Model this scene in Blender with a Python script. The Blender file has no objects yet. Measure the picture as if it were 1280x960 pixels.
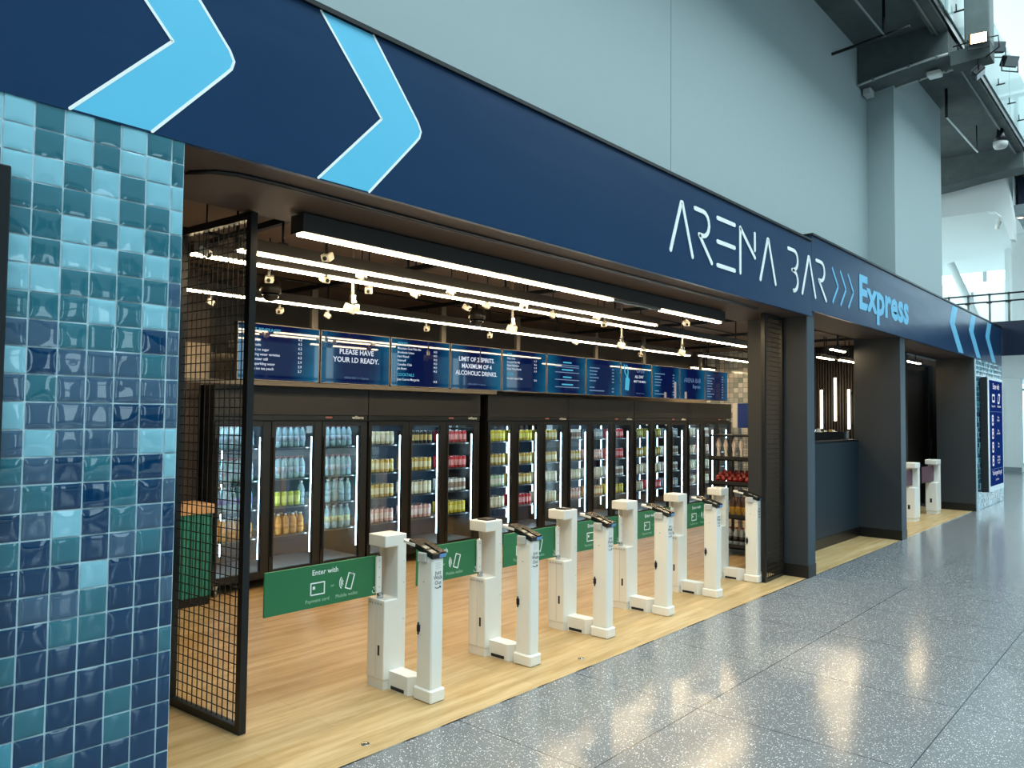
import bpy, math, random
from mathutils import Vector, Matrix
S = bpy.context.scene
COL = S.collection
PI = math.pi
# ------------------------------------------------------------------ camera
def rot(yaw, pitch, roll):
    cy, sy, cp, sp = math.cos(yaw), math.sin(yaw), math.cos(pitch), math.sin(pitch)
    f = Vector((cy*cp, sy*cp, sp)); r = Vector((sy, -cy, 0)); u = r.cross(f)
    c, s = math.cos(roll), math.sin(roll)
    return c*r + s*u, -s*r + c*u, f
cr, cu, cf = rot(0.7289482, 0.0412135, 0.0097689)
cam = bpy.data.cameras.new('camera'); camo = bpy.data.objects.new('camera', cam); COL.objects.link(camo)
camo.matrix_world = Matrix(((cr.x, cu.x, -cf.x, 0), (cr.y, cu.y, -cf.y, 0), (cr.z, cu.z, -cf.z, 1.65), (0, 0, 0, 1)))
cam.sensor_fit = 'HORIZONTAL'; cam.sensor_width = 36.0; cam.lens = 953.212*36/1280
cam.clip_start = 0.05; cam.clip_end = 300
S.camera = camo
# ------------------------------------------------------------------ exposure, world, daylight
S.view_settings.view_transform = 'Standard'; S.view_settings.look = 'None'
S.view_settings.gamma = 1.0; S.view_settings.use_curve_mapping = False
S.view_settings.exposure = -0.15
S.cycles.max_bounces = 8; S.cycles.diffuse_bounces = 4; S.cycles.glossy_bounces = 4
S.cycles.transmission_bounces = 6; S.cycles.transparent_max_bounces = 16
S.cycles.sample_clamp_indirect = 6.0; S.cycles.caustics_reflective = False; S.cycles.caustics_refractive = False
S.cycles.use_denoising = True
WORLD_STRENGTH = 4.2
STRIP_WARM = 62.0        # linear lamps of the shop
w = bpy.data.worlds.new('overcast_sky'); S.world = w; w.use_nodes = True
nt = w.node_tree; nt.nodes.clear()
wo = nt.nodes.new('ShaderNodeOutputWorld'); bg = nt.nodes.new('ShaderNodeBackground')
bg.inputs[0].default_value = (0.70, 0.89, 0.93, 1); bg.inputs[1].default_value = WORLD_STRENGTH
nt.links.new(bg.outputs[0], wo.inputs[0])
def area_light(name, loc, size, size_y, power, color, direction):
    l = bpy.data.lights.new(name, 'AREA'); l.shape = 'RECTANGLE'; l.size = size; l.size_y = size_y
    l.energy = power; l.color = color
    o = bpy.data.objects.new(name, l); COL.objects.link(o); o.location = loc
    o.rotation_euler = Vector(direction).to_track_quat('-Z', 'Y').to_euler()
    return o
# daylight coming down through the roof glazing of the hall, and in through the far end glazing
area_light('skylight_daylight', (9, -2.75, 13.6), 34, 8.5, 3500, (0.72, 0.91, 0.95), (0, 0, -1))

# ------------------------------------------------------------------ materials
def srgb(h):
    h = h.lstrip('#'); v = [int(h[i:i+2], 16)/255 for i in (0, 2, 4)]
    return tuple(x/12.92 if x <= .04045 else ((x+.055)/1.055)**2.4 for x in v) + (1,)
class NT:
    def __init__(s, m):
        m.use_nodes = True; s.t = m.node_tree; s.t.nodes.clear()
        s.out = s.n('ShaderNodeOutputMaterial')
    def n(s, typ, **kw):
        nd = s.t.nodes.new(typ)
        for k, v in kw.items(): setattr(nd, k, v)
        return nd
    def l(s, a, b): s.t.links.new(a, b)
    def math(s, op, a, b=None, c=None):
        nd = s.n('ShaderNodeMath', operation=op)
        for i, x in enumerate((a, b, c)):
            if x is None: continue
            if isinstance(x, (int, float)): nd.inputs[i].default_value = x
            else: s.l(x, nd.inputs[i])
        return nd.outputs[0]
    def mix(s, fac, a, b):
        nd = s.n('ShaderNodeMix', data_type='RGBA')
        for i, x in ((0, fac), (6, a), (7, b)):
            if isinstance(x, (int, float)): nd.inputs[i].default_value = x
            elif isinstance(x, tuple): nd.inputs[i].default_value = x
            else: s.l(x, nd.inputs[i])
        return nd.outputs[2]
    def coord(s, kind='Object'): return s.n('ShaderNodeTexCoord').outputs[kind]
    def noise(s, vec, scale, detail=3, rough=.5):
        nd = s.n('ShaderNodeTexNoise'); s.l(vec, nd.inputs['Vector'])
        nd.inputs['Scale'].default_value = scale; nd.inputs['Detail'].default_value = detail; nd.inputs['Roughness'].default_value = rough
        return nd.outputs[0]
    def mapping(s, vec, scale=(1, 1, 1), loc=(0, 0, 0), rotv=(0, 0, 0)):
        nd = s.n('ShaderNodeMapping'); s.l(vec, nd.inputs[0])
        nd.inputs[1].default_value = loc; nd.inputs[2].default_value = rotv; nd.inputs[3].default_value = scale
        return nd.outputs[0]
    def ramp(s, fac, a, b, ca=(0, 0, 0, 1), cb=(1, 1, 1, 1)):
        nd = s.n('ShaderNodeValToRGB'); s.l(fac, nd.inputs[0])
        e = nd.color_ramp.elements; e[0].position = a; e[0].color = ca; e[1].position = b; e[1].color = cb
        return nd.outputs[0]
    def bsdf(s, color=None, rough=.5, metal=0, spec=.5, **kw):
        b = s.n('ShaderNodeBsdfPrincipled')
        if color is not None:
            if isinstance(color, tuple): b.inputs['Base Color'].default_value = color
            else: s.l(color, b.inputs['Base Color'])
        if isinstance(rough, (int, float)): b.inputs['Roughness'].default_value = rough
        else: s.l(rough, b.inputs['Roughness'])
        b.inputs['Metallic'].default_value = metal; b.inputs['Specular IOR Level'].default_value = spec
        for k, v in kw.items():
            k = k.replace('_', ' ')
            if isinstance(v, (int, float, tuple)): b.inputs[k].default_value = v
            else: s.l(v, b.inputs[k])
        s.l(b.outputs[0], s.out.inputs[0])
        return b
    def bump(s, h, strength=.2, dist=.01):
        nd = s.n('ShaderNodeBump'); s.l(h, nd.inputs['Height']); nd.inputs['Strength'].default_value = strength; nd.inputs['Distance'].default_value = dist
        return nd.outputs[0]
def paint(name, hx, rough=.5, metal=0, var=.06, scale=9, spec=.5):
    """plain surface with a faint procedural mottling"""
    m = bpy.data.materials.new(name); k = NT(m); c = srgb(hx)
    n = k.noise(k.coord(), scale, 4)
    a = tuple(x*(1-var) for x in c[:3])+(1,); b = tuple(min(1, x*(1+var)) for x in c[:3])+(1,)
    k.bsdf(k.mix(n, a, b), rough, metal, spec)
    return m
def emit(name, hx, strength):
    m = bpy.data.materials.new(name); k = NT(m)
    e = k.n('ShaderNodeEmission'); e.inputs[0].default_value = srgb(hx); e.inputs[1].default_value = strength
    k.l(e.outputs[0], k.out.inputs[0]); return m
def glass(name, hx='#ffffff', gloss=.08, tintmix=0.0, rough=.0):
    m = bpy.data.materials.new(name); k = NT(m)
    t = k.n('ShaderNodeBsdfTransparent'); t.inputs[0].default_value = srgb(hx)
    g = k.n('ShaderNodeBsdfGlossy'); g.inputs[1].default_value = rough
    f = k.n('ShaderNodeLayerWeight'); f.inputs[0].default_value = .5
    fac = k.math('ADD', k.math('MULTIPLY', k.math('POWER', f.outputs[1], 5.0), .6), gloss*.6)
    mx = k.n('ShaderNodeMixShader'); k.l(fac, mx.inputs[0]); k.l(t.outputs[0], mx.inputs[1]); k.l(g.outputs[0], mx.inputs[2])
    last = mx.outputs[0]
    if tintmix:
        d = k.n('ShaderNodeBsdfDiffuse'); d.inputs[0].default_value = srgb(hx)
        m2 = k.n('ShaderNodeMixShader'); m2.inputs[0].default_value = tintmix
        k.l(last, m2.inputs[1]); k.l(d.outputs[0], m2.inputs[2]); last = m2.outputs[0]
    k.l(last, k.out.inputs[0]); return m

def m_terrazzo():
    m = bpy.data.materials.new('terrazzo'); k = NT(m); co = k.coord()
    base = k.mix(k.noise(co, 3.0, 5), srgb('#6b6d70'), srgb('#7d7f82'))
    col = base
    for sc, thr, ca, cb in ((118, .27, '#c9ccd0', '#e6e7e8'), (220, .3, '#2f3339', '#a9adb3'), (82, .2, '#d9dadb', '#f0f0f0')):
        v = k.n('ShaderNodeTexVoronoi'); k.l(co, v.inputs['Vector']); v.inputs['Scale'].default_value = sc
        sep = k.n('ShaderNodeSeparateColor'); k.l(v.outputs['Color'], sep.inputs[0])
        lim = k.math('MULTIPLY', sep.outputs[0], thr*1.6)
        chip = k.math('LESS_THAN', v.outputs['Distance'], lim)
        has = k.math('GREATER_THAN', sep.outputs[1], .5)
        col = k.mix(k.math('MULTIPLY', chip, has), col, k.mix(sep.outputs[2], srgb(ca), srgb(cb)))
    sp = k.n('ShaderNodeSeparateXYZ'); k.l(co, sp.inputs[0])
    def joint(axis, off, pitch):
        d = k.math('ABSOLUTE', k.math('SUBTRACT', k.math('FRACT', k.math('DIVIDE', k.math('ADD', axis, -off+pitch/2+pitch*40), pitch)), .5))
        return k.math('LESS_THAN', d, .0032/pitch)
    j = k.math('MAXIMUM', joint(sp.outputs[0], 5.03, 1.04), joint(sp.outputs[1], 1.03, 1.10))
    col = k.mix(j, col, srgb('#3c4046'))
    rough = k.math('ADD', k.math('MULTIPLY', k.noise(co, 1.3, 3), .08), .12)
    k.bsdf(col, rough, 0, .55)
    return m
def m_wood():
    m = bpy.data.materials.new('oak_plank_floor'); k = NT(m); co = k.coord()
    b = k.n('ShaderNodeTexBrick', offset=.37, squash=1.0); k.l(co, b.inputs['Vector'])
    b.inputs['Color1'].default_value = (0, 0, 0, 1); b.inputs['Color2'].default_value = (1, 1, 1, 1)
    b.inputs['Scale'].default_value = 1; b.inputs['Brick Width'].default_value = 1.22; b.inputs['Row Height'].default_value = .18
    b.inputs['Mortar Size'].default_value = .0012; b.inputs['Mortar'].default_value = (.5, .5, .5, 1); b.inputs['Bias'].default_value = 0
    st = k.noise(k.mapping(co, (.55, 5.5, 1)), 2.4, 6, .62)
    fine = k.noise(k.mapping(co, (3, 60, 1)), 4.0, 3)
    c = k.mix(b.outputs['Color'], srgb('#ac8f65'), srgb('#c1a67d'))
    c = k.mix(k.ramp(st, .40, .66), c, srgb('#94713e'))
    c = k.mix(k.math('MULTIPLY', fine, .35), c, srgb('#dcc390'))
    c = k.mix(k.math('MULTIPLY', b.outputs['Fac'], .6), c, srgb('#8a6a48'))
    k.bsdf(c, k.math('ADD', k.math('MULTIPLY', st, .15), .32), 0, .4, Normal=k.bump(st, .05, .002))
    return m
def m_concrete(name, a, b):
    m = bpy.data.materials.new(name); k = NT(m); co = k.coord()
    n1 = k.noise(co, 1.6, 8, .65); n2 = k.noise(k.mapping(co, (1, 1, .25)), 9, 4)
    c = k.mix(k.ramp(n1, .3, .7), srgb(a), srgb(b)); c = k.mix(k.math('MULTIPLY', n2, .4), c, srgb(a))
    v = k.n('ShaderNodeTexVoronoi'); k.l(co, v.inputs['Vector']); v.inputs['Scale'].default_value = 5
    c = k.mix(k.math('LESS_THAN', v.outputs['Distance'], .05), c, srgb('#2c3130'))
    k.bsdf(c, .8, 0, .3, Normal=k.bump(n1, .3, .02)); return m
def m_display(name, seed):
    m = bpy.data.materials.new(name); k = NT(m); g = k.coord('Generated')
    sp = k.n('ShaderNodeSeparateXYZ'); k.l(g, sp.inputs[0])
    n = k.noise(k.mapping(g, (1, 1, 1), (seed*3.1, 0, seed)), 1.6, 2)
    edge = k.math('ABSOLUTE', k.math('SUBTRACT', sp.outputs[0], .46+.04*(seed % 3)))
    f = k.math('ADD', k.math('MULTIPLY', edge, 1.3), k.math('MULTIPLY', n, .55))
    c = k.mix(k.ramp(f, .5, 1.1), srgb('#0f2463'), srgb('#1b84b4'))
    e = k.n('ShaderNodeEmission'); k.l(c, e.inputs[0]); e.inputs[1].default_value = .48
    gl = k.n('ShaderNodeBsdfGlossy'); gl.inputs[1].default_value = .025
    mx = k.n('ShaderNodeMixShader'); mx.inputs[0].default_value = .07
    k.l(e.outputs[0], mx.inputs[1]); k.l(gl.outputs[0], mx.inputs[2]); k.l(mx.outputs[0], k.out.inputs[0])
    return m
def m_vinyl():
    m = bpy.data.materials.new('navy_vinyl'); k = NT(m); co = k.coord()
    n = k.noise(k.mapping(co, (.7, 1, .35)), 2.0, 3); w2 = k.noise(k.mapping(co, (.5, 1, 2.2)), 2.4, 2)
    k.bsdf(k.mix(n, srgb('#0d2d50'), srgb('#113659')),   .28, 0, .25, Normal=k.bump(w2, .12, .03)); return m
def m_mosaic():
    m = bpy.data.materials.new('grey_mosaic_tile'); k = NT(m); co = k.coord()
    b = k.n('ShaderNodeTexBrick', offset=0.0); k.l(k.mapping(co, (1, 1, 1), (0, 0, 0), (0, -PI/2, -PI/2)), b.inputs['Vector'])
    b.inputs['Scale'].default_value = 1; b.inputs['Brick Width'].default_value = .097; b.inputs['Row Height'].default_value = .097
    b.inputs['Mortar Size'].default_value = .004; b.inputs['Color1'].default_value = srgb('#7b9098'); b.inputs['Color2'].default_value = srgb('#ffffff')
    b.inputs['Mortar'].default_value = srgb('#8a9a9c'); b.inputs['Bias'].default_value = .15
    k.bsdf(b.outputs['Color'], .12, 0, .5); return m

M = {}
M['terrazzo'] = m_terrazzo(); M['wood'] = m_wood(); M['vinyl'] = m_vinyl(); M['mosaic'] = m_mosaic()
M['concrete'] = m_concrete('raw_concrete', '#41494a', '#5f6766'); M['concrete_mid'] = m_concrete('column_concrete', '#5c6666', '#7c8685'); M['concrete_pale'] = m_concrete('pale_concrete', '#8d9798', '#a9b3b4')
P = lambda key, *a, **k: M.__setitem__(key, paint(key, *a, **k))
P('wall_white', '#a3b2b4', .7, var=.02); P('hall_white', '#d5dcdc', .7, var=.02); P('hall_grey', '#7a8589', .7)
P('soffit', '#41342f', .6); P('ceiling_dark', '#75645a', .75); P('wall_dark', '#1d2125', .6); P('wall_beige', '#a89c8c', .7); P('wall_brown', '#3b302a', .6)
P('portal', '#2a2f34', .5, var=.05); P('portal_front', '#2b3a45', .45); P('kick', '#090b0d', .35); P('black_metal', '#101317', .35, spec=.4); P('matte_black', '#15181b', .6)
P('fridge_black', '#141414', .35); P('fridge_header', '#212325', .5); P('fridge_inner', '#8f9ea8', .45); P('fridge_back', '#2c4256', .5)
P('gate_white', '#e9e6df', .35, var=.015); P('gate_grey', '#b9bab8', .4); P('terminal_black', '#121416', .2); P('terminal_screen', '#8d897e', .25); P('blue_led', '#6fa4e0', .3)
P('chrome', '#c8ccd0', .15, metal=1); P('steel', '#8b8d8e', .3, metal=1); P('camera_white', '#e8dfd0', .4); P('camera_dark', '#2a2725', .3)
P('green_panel', '#257046', .3, var=.03); P('print_white', '#eef3f2', .5); P('print_green', '#a9cdb4', .5); P('print_black', '#16181a', .5)
P('sky_print', '#5cbde0', .4, var=.02); P('sky_print_dim', '#68b6dc', .4, var=.03); P('bin_green', '#27847a', .5); P('bin_wood', '#c9a47c', .5)
P('navy', '#101c33', .35); P('sign_blue', '#1b3a8a', .3); P('sign_silver', '#b9c2c8', .3, metal=.6); P('slat', '#2b2622', .55); P('slat_gap', '#15120f', .7)
P('ledge', '#57544f', .6); P('lane_brown', '#5a463a', .6); P('housing', '#2a2522', .5); P('grey_post', '#6f6962', .5); P('red', '#a01f24', .35); P('conduit_grey', '#7b8482', .5); P('counter_dark', '#182732', .5); P('purple', '#5c3844', .5)
P('tile_light', '#82bccd', .03, spec=.85, var=.08, scale=6); P('tile_teal', '#2f6a7a', .03, spec=.85, var=.12, scale=6); P('tile_navy', '#0b3659', .03, spec=.85, var=.15, scale=6)
P('tile_slate', '#3d5a74', .03, spec=.85, var=.12, scale=6); P('tile_aqua', '#438ca0', .03, spec=.85, var=.1, scale=6); P('grout', '#bcd6e0', .6)  # first one: navy tile with the window reflection painted into its colour
M['strip'] = emit('warm_lamp', '#ffe1b0', STRIP_WARM); M['led'] = emit('cool_led', '#d6efff', 26.0); M['tube'] = emit('tube_lamp', '#ffeacb', 7.0)
M['flood'] = emit('flood_lamp', '#ffd9a0', 14.0); M['digits'] = emit('red_digits', '#ff9a80', .7); M['text_lit'] = emit('screen_white', '#e6f0ff', 1.0)
M['text_cyan'] = emit('screen_cyan', '#58c4e8', .9); M['text_dim'] = emit('screen_dim', '#8fb2dd', .6); M['down'] = emit('downlight_lamp', '#ffdca8', 8)
M['sign_lit'] = emit('sign_backlit_blue', '#1f3f93', .55)
M['glass'] = glass('clear_glass', '#f4fbff', .05); M['door_glass'] = glass('fridge_door_glass', '#eef5f7', .16)
M['parapet_glass'] = glass('pale_glass', '#b4c6c6', .06, .7); M['water'] = glass('bottle_plastic', '#c4e8f2', .14, .5); M['juice'] = glass('juice_plastic', '#f0b05a', .1, .7)

# ------------------------------------------------------------------ mesh builder
class MB:
    def __init__(s, origin=(0, 0, 0)):
        s.v = []; s.f = []; s.mi = []; s.sm = []; s.mats = []; s.o = Vector(origin)
    def mat(s, key):
        if key not in s.mats: s.mats.append(key)
        return s.mats.index(key)
    def add(s, vs, fs, key, smooth=False, T=None):
        b = len(s.v); i = s.mat(key)
        for p in vs:
            p = Vector(p)
            if T is not None: p = T @ p
            s.v.append(p - s.o)
        for f in fs: s.f.append([b+x for x in f]); s.mi.append(i); s.sm.append(smooth)
    def box(s, a, b, key, T=None, bevel=0):
        x0, y0, z0 = a; x1, y1, z1 = b
        if x0 > x1: x0, x1 = x1, x0
        if y0 > y1: y0, y1 = y1, y0
        if z0 > z1: z0, z1 = z1, z0
        if bevel:
            r = min(bevel, (x1-x0)/2.01, (y1-y0)/2.01, (z1-z0)/2.01); vs = []; fs = []
            # chamfered box: 24 corner vertices
            idx = {}
            for sx in (0, 1):
                for sy in (0, 1):
                    for sz in (0, 1):
                        X = (x0, x1)[sx]; Y = (y0, y1)[sy]; Z = (z0, z1)[sz]
                        dx = (r, -r)[sx]; dy = (r, -r)[sy]; dz = (r, -r)[sz]
                        for ax, p in (('x', (X, Y+dy, Z+dz)), ('y', (X+dx, Y, Z+dz)), ('z', (X+dx, Y+dy, Z))):
                            idx[(sx, sy, sz, ax)] = len(vs); vs.append(p)
            I = lambda *k: idx[k]
            for q in (0, 1):
                fs.append([I(q, 0, 0, 'x'), I(q, 1, 0, 'x'), I(q, 1, 1, 'x'), I(q, 0, 1, 'x')][::(1 if q else -1)])
                fs.append([I(0, q, 0, 'y'), I(1, q, 0, 'y'), I(1, q, 1, 'y'), I(0, q, 1, 'y')][::(-1 if q else 1)])
                fs.append([I(0, 0, q, 'z'), I(1, 0, q, 'z'), I(1, 1, q, 'z'), I(0, 1, q, 'z')][::(1 if q else -1)])
            for p in (0, 1):
                for q in (0, 1):
                    fs.append([I(p, q, 0, 'x'), I(p, q, 1, 'x'), I(p, q, 1, 'y'), I(p, q, 0, 'y')])
                    fs.append([I(p, 0, q, 'x'), I(p, 1, q, 'x'), I(p, 1, q, 'z'), I(p, 0, q, 'z')])
                    fs.append([I(0, p, q, 'y'), I(1, p, q, 'y'), I(1, p, q, 'z'), I(0, p, q, 'z')])
                    for t in (0, 1): fs.append([I(p, q, t, 'x'), I(p, q, t, 'y'), I(p, q, t, 'z')])
            s.add(vs, fs, key, False, T); s.fix = True
        else:
            vs = [(x0, y0, z0), (x1, y0, z0), (x1, y1, z0), (x0, y1, z0), (x0, y0, z1), (x1, y0, z1), (x1, y1, z1), (x0, y1, z1)]
            s.add(vs, [(0, 3, 2, 1), (4, 5, 6, 7), (0, 1, 5, 4), (1, 2, 6, 5), (2, 3, 7, 6), (3, 0, 4, 7)], key, False, T)
        return s
    def tube(s, pts, r, key, n=8, T=None):
        pts = [Vector(p) for p in pts]; vs = []; fs = []
        for i, p in enumerate(pts):
            d = (pts[min(i+1, len(pts)-1)] - pts[max(i-1, 0)]).normalized()
            u = d.orthogonal().normalized() if i == 0 else (u - d*u.dot(d)).normalized()
            v = d.cross(u)
            for k in range(n):
                a = 2*PI*k/n; vs.append(p + (u*math.cos(a) + v*math.sin(a))*r)
        for i in range(len(pts)-1):
            for k in range(n): fs.append((i*n+k, i*n+(k+1) % n, (i+1)*n+(k+1) % n, (i+1)*n+k))
        fs.append(tuple(range(n))[::-1]); fs.append(tuple((len(pts)-1)*n+k for k in range(n)))
        s.add(vs, fs, key, True, T); return s
    def lathe(s, prof, key, n=12, T=None, c=(0, 0, 0), keys=None):
        """profile of (r, z); keys gives a material per band"""
        vs = []; c = Vector(c)
        for r, z in prof:
            for k in range(n): a = 2*PI*k/n; vs.append(c + Vector((r*math.cos(a), r*math.sin(a), z)))
        b = len(s.v)
        for p in vs: s.v.append((T @ p if T is not None else p) - s.o)
        for i in range(len(prof)-1):
            mi = s.mat(keys[i] if keys else key)
            for k in range(n):
                s.f.append([b+i*n+k, b+i*n+(k+1) % n, b+(i+1)*n+(k+1) % n, b+(i+1)*n+k]); s.mi.append(mi); s.sm.append(True)
        s.f.append([b+k for k in range(n)][::-1]); s.mi.append(s.mat(keys[0] if keys else key)); s.sm.append(False)
        s.f.append([b+(len(prof)-1)*n+k for k in range(n)]); s.mi.append(s.mat(keys[-1] if keys else key)); s.sm.append(False)
        return s
    def prism(s, poly, fn, t0, t1, key, T=None):
        """extrude a 2D polygon; fn maps (u, v, t) to 3D"""
        n = len(poly); vs = [fn(u, v, t0) for u, v in poly] + [fn(u, v, t1) for u, v in poly]
        fs = [tuple(range(n))[::-1], tuple(range(n, 2*n))] + [(i, (i+1) % n, n+(i+1) % n, n+i) for i in range(n)]
        s.add(vs, fs, key, False, T); return s
    def stroke(s, pts, wd, fn, t, key, closed=False, caps=True):
        """a drawn line of constant width lying on a surface: fn maps (u, v, t)"""
        P2 = [Vector(p) for p in pts]
        if closed: P2 = P2 + [P2[0]]
        for a, b in zip(P2[:-1], P2[1:]):
            d = b-a
            if d.length < 1e-6: continue
            nrm = Vector((-d.y, d.x)).normalized()*wd/2
            q = [a+nrm, a-nrm, b-nrm, b+nrm]
            s.prism([tuple(x) for x in q], fn, 0, t, key)
        if caps:
            for a in P2:
                s.prism([(a.x+wd/2*math.cos(2*PI*k/10), a.y+wd/2*math.sin(2*PI*k/10)) for k in range(10)], fn, 0, t*.98, key)
        return s
    def build(s, name, parent=None, loc=None, label=None):
        me = bpy.data.meshes.new(name); me.from_pydata([tuple(p) for p in s.v], [], s.f)
        for k in s.mats: me.materials.append(M[k])
        me.polygons.foreach_set('material_index', s.mi); me.polygons.foreach_set('use_smooth', s.sm); me.update()
        if getattr(s, 'fix', False):
            import bmesh
            bm = bmesh.new(); bm.from_mesh(me); bmesh.ops.recalc_face_normals(bm, faces=bm.faces); bm.to_mesh(me); bm.free()
        o = bpy.data.objects.new(name, me); COL.objects.link(o)
        if parent is not None: o.parent = parent
        if loc is not None: o.location = loc
        elif parent is None: o.location = s.o
        if label: o['label'] = label
        return o
def tag(o, label, cat, group=None):
    o['label'] = label; o['category'] = cat
    if group: o['group'] = group
    return o
def thing(name, label, cat, loc=(0, 0, 0), rz=0, group=None):
    o = bpy.data.objects.new(name, None); COL.objects.link(o); o.location = loc; o.rotation_euler = (0, 0, rz); o.empty_display_size = .1
    return tag(o, label, cat, group)
def struct(name, mb, parent=None):
    o = mb.build(name, parent)
    if parent is None: o['kind'] = 'structure'
    return o
KIDS = {}
def copy_tree(o, loc, label, rz=None, group=None, src_children=None):
    c = o.copy(); COL.objects.link(c); c.location = loc; c['label'] = label
    if rz is not None: c.rotation_euler = (0, 0, rz)
    if group: c['group'] = group
    def rec(a, b):
        for ch in KIDS.setdefault(a.name, list(a.children)):
            d = ch.copy(); COL.objects.link(d); d.parent = b; rec(ch, d)
    rec(o, c)
    return c
def text_faces(mb, txt, u, v, size, fn, key, t=.0015, align='LEFT', bold=0.0, sx=1.0, fit=None):
    cu_ = bpy.data.curves.new('lettering', 'FONT'); cu_.body = txt; cu_.size = size; cu_.align_x = align; cu_.offset = bold*size
    cu_.resolution_u = 2; cu_.fill_mode = 'FRONT'
    o = bpy.data.objects.new('lettering', cu_); COL.objects.link(o)
    me = bpy.data.meshes.new_from_object(o)
    vs = [p.co.copy() for p in me.vertices]; fs = [tuple(p.vertices) for p in me.polygons]
    bpy.data.objects.remove(o); bpy.data.curves.remove(cu_); bpy.data.meshes.remove(me)
    if fit and vs:
        xs = [p.x for p in vs]; wd = max(xs)-min(xs); sx = fit/wd; u -= min(xs)*sx
    mb.add([fn(u+p.x*sx, v+p.y, t) for p in vs], fs, key)
    return mb
ORD = ['zeroth', 'first', 'second', 'third', 'fourth', 'fifth', 'sixth', 'seventh', 'eighth', 'ninth', 'tenth', 'eleventh', 'twelfth', 'thirteenth', 'fourteenth', 'fifteenth', 'sixteenth', 'seventeenth', 'eighteenth', 'nineteenth', 'twentieth']
R = random.Random(7)

# ================================================================== SETTING
FY = 2.95                                  # plane of the shop front
mb = MB(); mb.add([(-15, -12, 0), (34, -12, 0), (34, 3.0, 0), (-15, 3.0, 0), (16.1, 3.0, 0), (34, 8, 0), (16.1, 8, 0)], [(0, 1, 2, 4, 3), (4, 2, 5, 6)], 'terrazzo'); struct('floor', mb)
mb = MB(); mb.add([(-4, 3.0, 0), (16.1, 3.0, 0), (16.1, 8, 0), (-4, 8, 0)], [(0, 1, 2, 3)], 'wood'); struct('floor_shop', mb)
mb = MB(); mb.box((-2, 2.994, -.01), (16.0, 3.006, .002), 'chrome'); struct('trim_1', mb)
# hall shell
mb = MB()
mb.box((-15, -12.3, 0), (34, -12, .3), 'hall_white'); mb.box((-15, -12.3, 5.6), (34, -12, 14), 'hall_grey')
for i in range(14): m_ = -15+3.6*i; mb.box((m_, -12.25, .3), (m_+2.6, -12.02, 5.6), 'hall_grey')
mb.box((-15, -12.25, .3), (34, -12.02, .9), 'hall_grey'); mb.box((-15, -12.25, 4.2), (34, -12.02, 5.6), 'hall_grey')
struct('wall_opposite', mb)
mb = MB(); mb.box((-15.3, -12, 0), (-15, 8, 14), 'hall_grey'); struct('wall_behind', mb)
mb = MB(); mb.box((-15, -12, 14), (34, -7, 14.3), 'hall_white'); mb.box((-15, 1.5, 14), (34, 8, 14.3), 'hall_white')
for i in range(9): mb.box((-15+6*i, -7, 14), (-14.5+6*i, 1.5, 14.3), 'hall_white')
struct('ceiling', mb)
def window(name, x0, x1, y, z0, z1, pitch, axis='x'):
    g = MB(); fr = MB(); n = max(1, round((x1-x0)/pitch))
    def B(m, a0, a1, b0, b1, t, k):
        if axis == 'x': m.box((a0, y-t, b0), (a1, y+t, b1), k)
        else: m.box((y-t, a0, b0), (y+t, a1, b1), k)
    B(g, x0, x1, z0, z1, .01, 'glass')
    for i in range(n+1): a = x0+(x1-x0)*i/n; B(fr, a-.06, a+.06, z0, z1, .09, 'hall_grey')
    nz = max(1, round((z1-z0)/2.6))
    for i in range(nz+1): b = z0+(z1-z0)*i/nz; B(fr, x0, x1, b-.05, b+.05, .08, 'hall_grey')
    o = struct(name, g); f = fr.build('window_frame', o); return o
window('window_1', -15, 34, -12.1, .3, 5.6, 2.4)
window('window_2', -2.5, 8, 34, 0, 14, 2.1, 'y')
mb = MB(); mb.box((34, -12, 0), (34.3, -2.5, 14), 'hall_grey'); struct('wall_end', mb)
# upper wall over the shop, wall pier, roof slab of the gallery
mb = MB(); mb.box((-15, 3.35, 2.95), (13.85, 3.6, 6.9), 'wall_white')
for sx in (5.80, 1.9, -2): mb.box((sx-.002, 3.348, 3.5), (sx+.002, 3.35, 6.75), 'hall_grey')
struct('wall_upper', mb)
mb = MB(); mb.box((11.22, 3.0, 3.4), (13.85, 3.4, 6.8), 'wall_white'); struct('wall_pier', mb)
mb = MB(); mb.box((-15, 2.42, 6.75), (20.5, 8, 7.1), 'concrete'); mb.box((-15, 2.24, 6.62), (20.5, 2.42, 7.1), 'concrete'); struct('ceiling_gallery', mb)
mb = MB(); mb.box((-15, 2.215, 6.66), (20.5, 2.239, 6.74), 'black_metal'); struct('trim_2', mb)
for i, xb in enumerate((10.8, 16.6, 4.9, -1)):
    yw = 6.0 if xb == 16.6 else 3.34; poly = [(yw, 6.75), (2.24, 6.75), (2.24, 6.32)] + [(2.24+1.1*t, 6.32-.10*t**1.7) for t in (.2, .4, .6, .8, 1)] + ([(6.0, 6.0)] if xb == 16.6 else [])
    mb = MB(); mb.prism(poly, lambda u, v, t: (t, u, v), xb, xb+.5, 'concrete')
    if xb == 10.8: mb.box((10.92, 1.80, 6.20), (11.20, 2.24, 6.38), 'concrete')
    struct('ceiling_beam' if i == 0 else 'ceiling_beam_%d' % i, mb)
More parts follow.
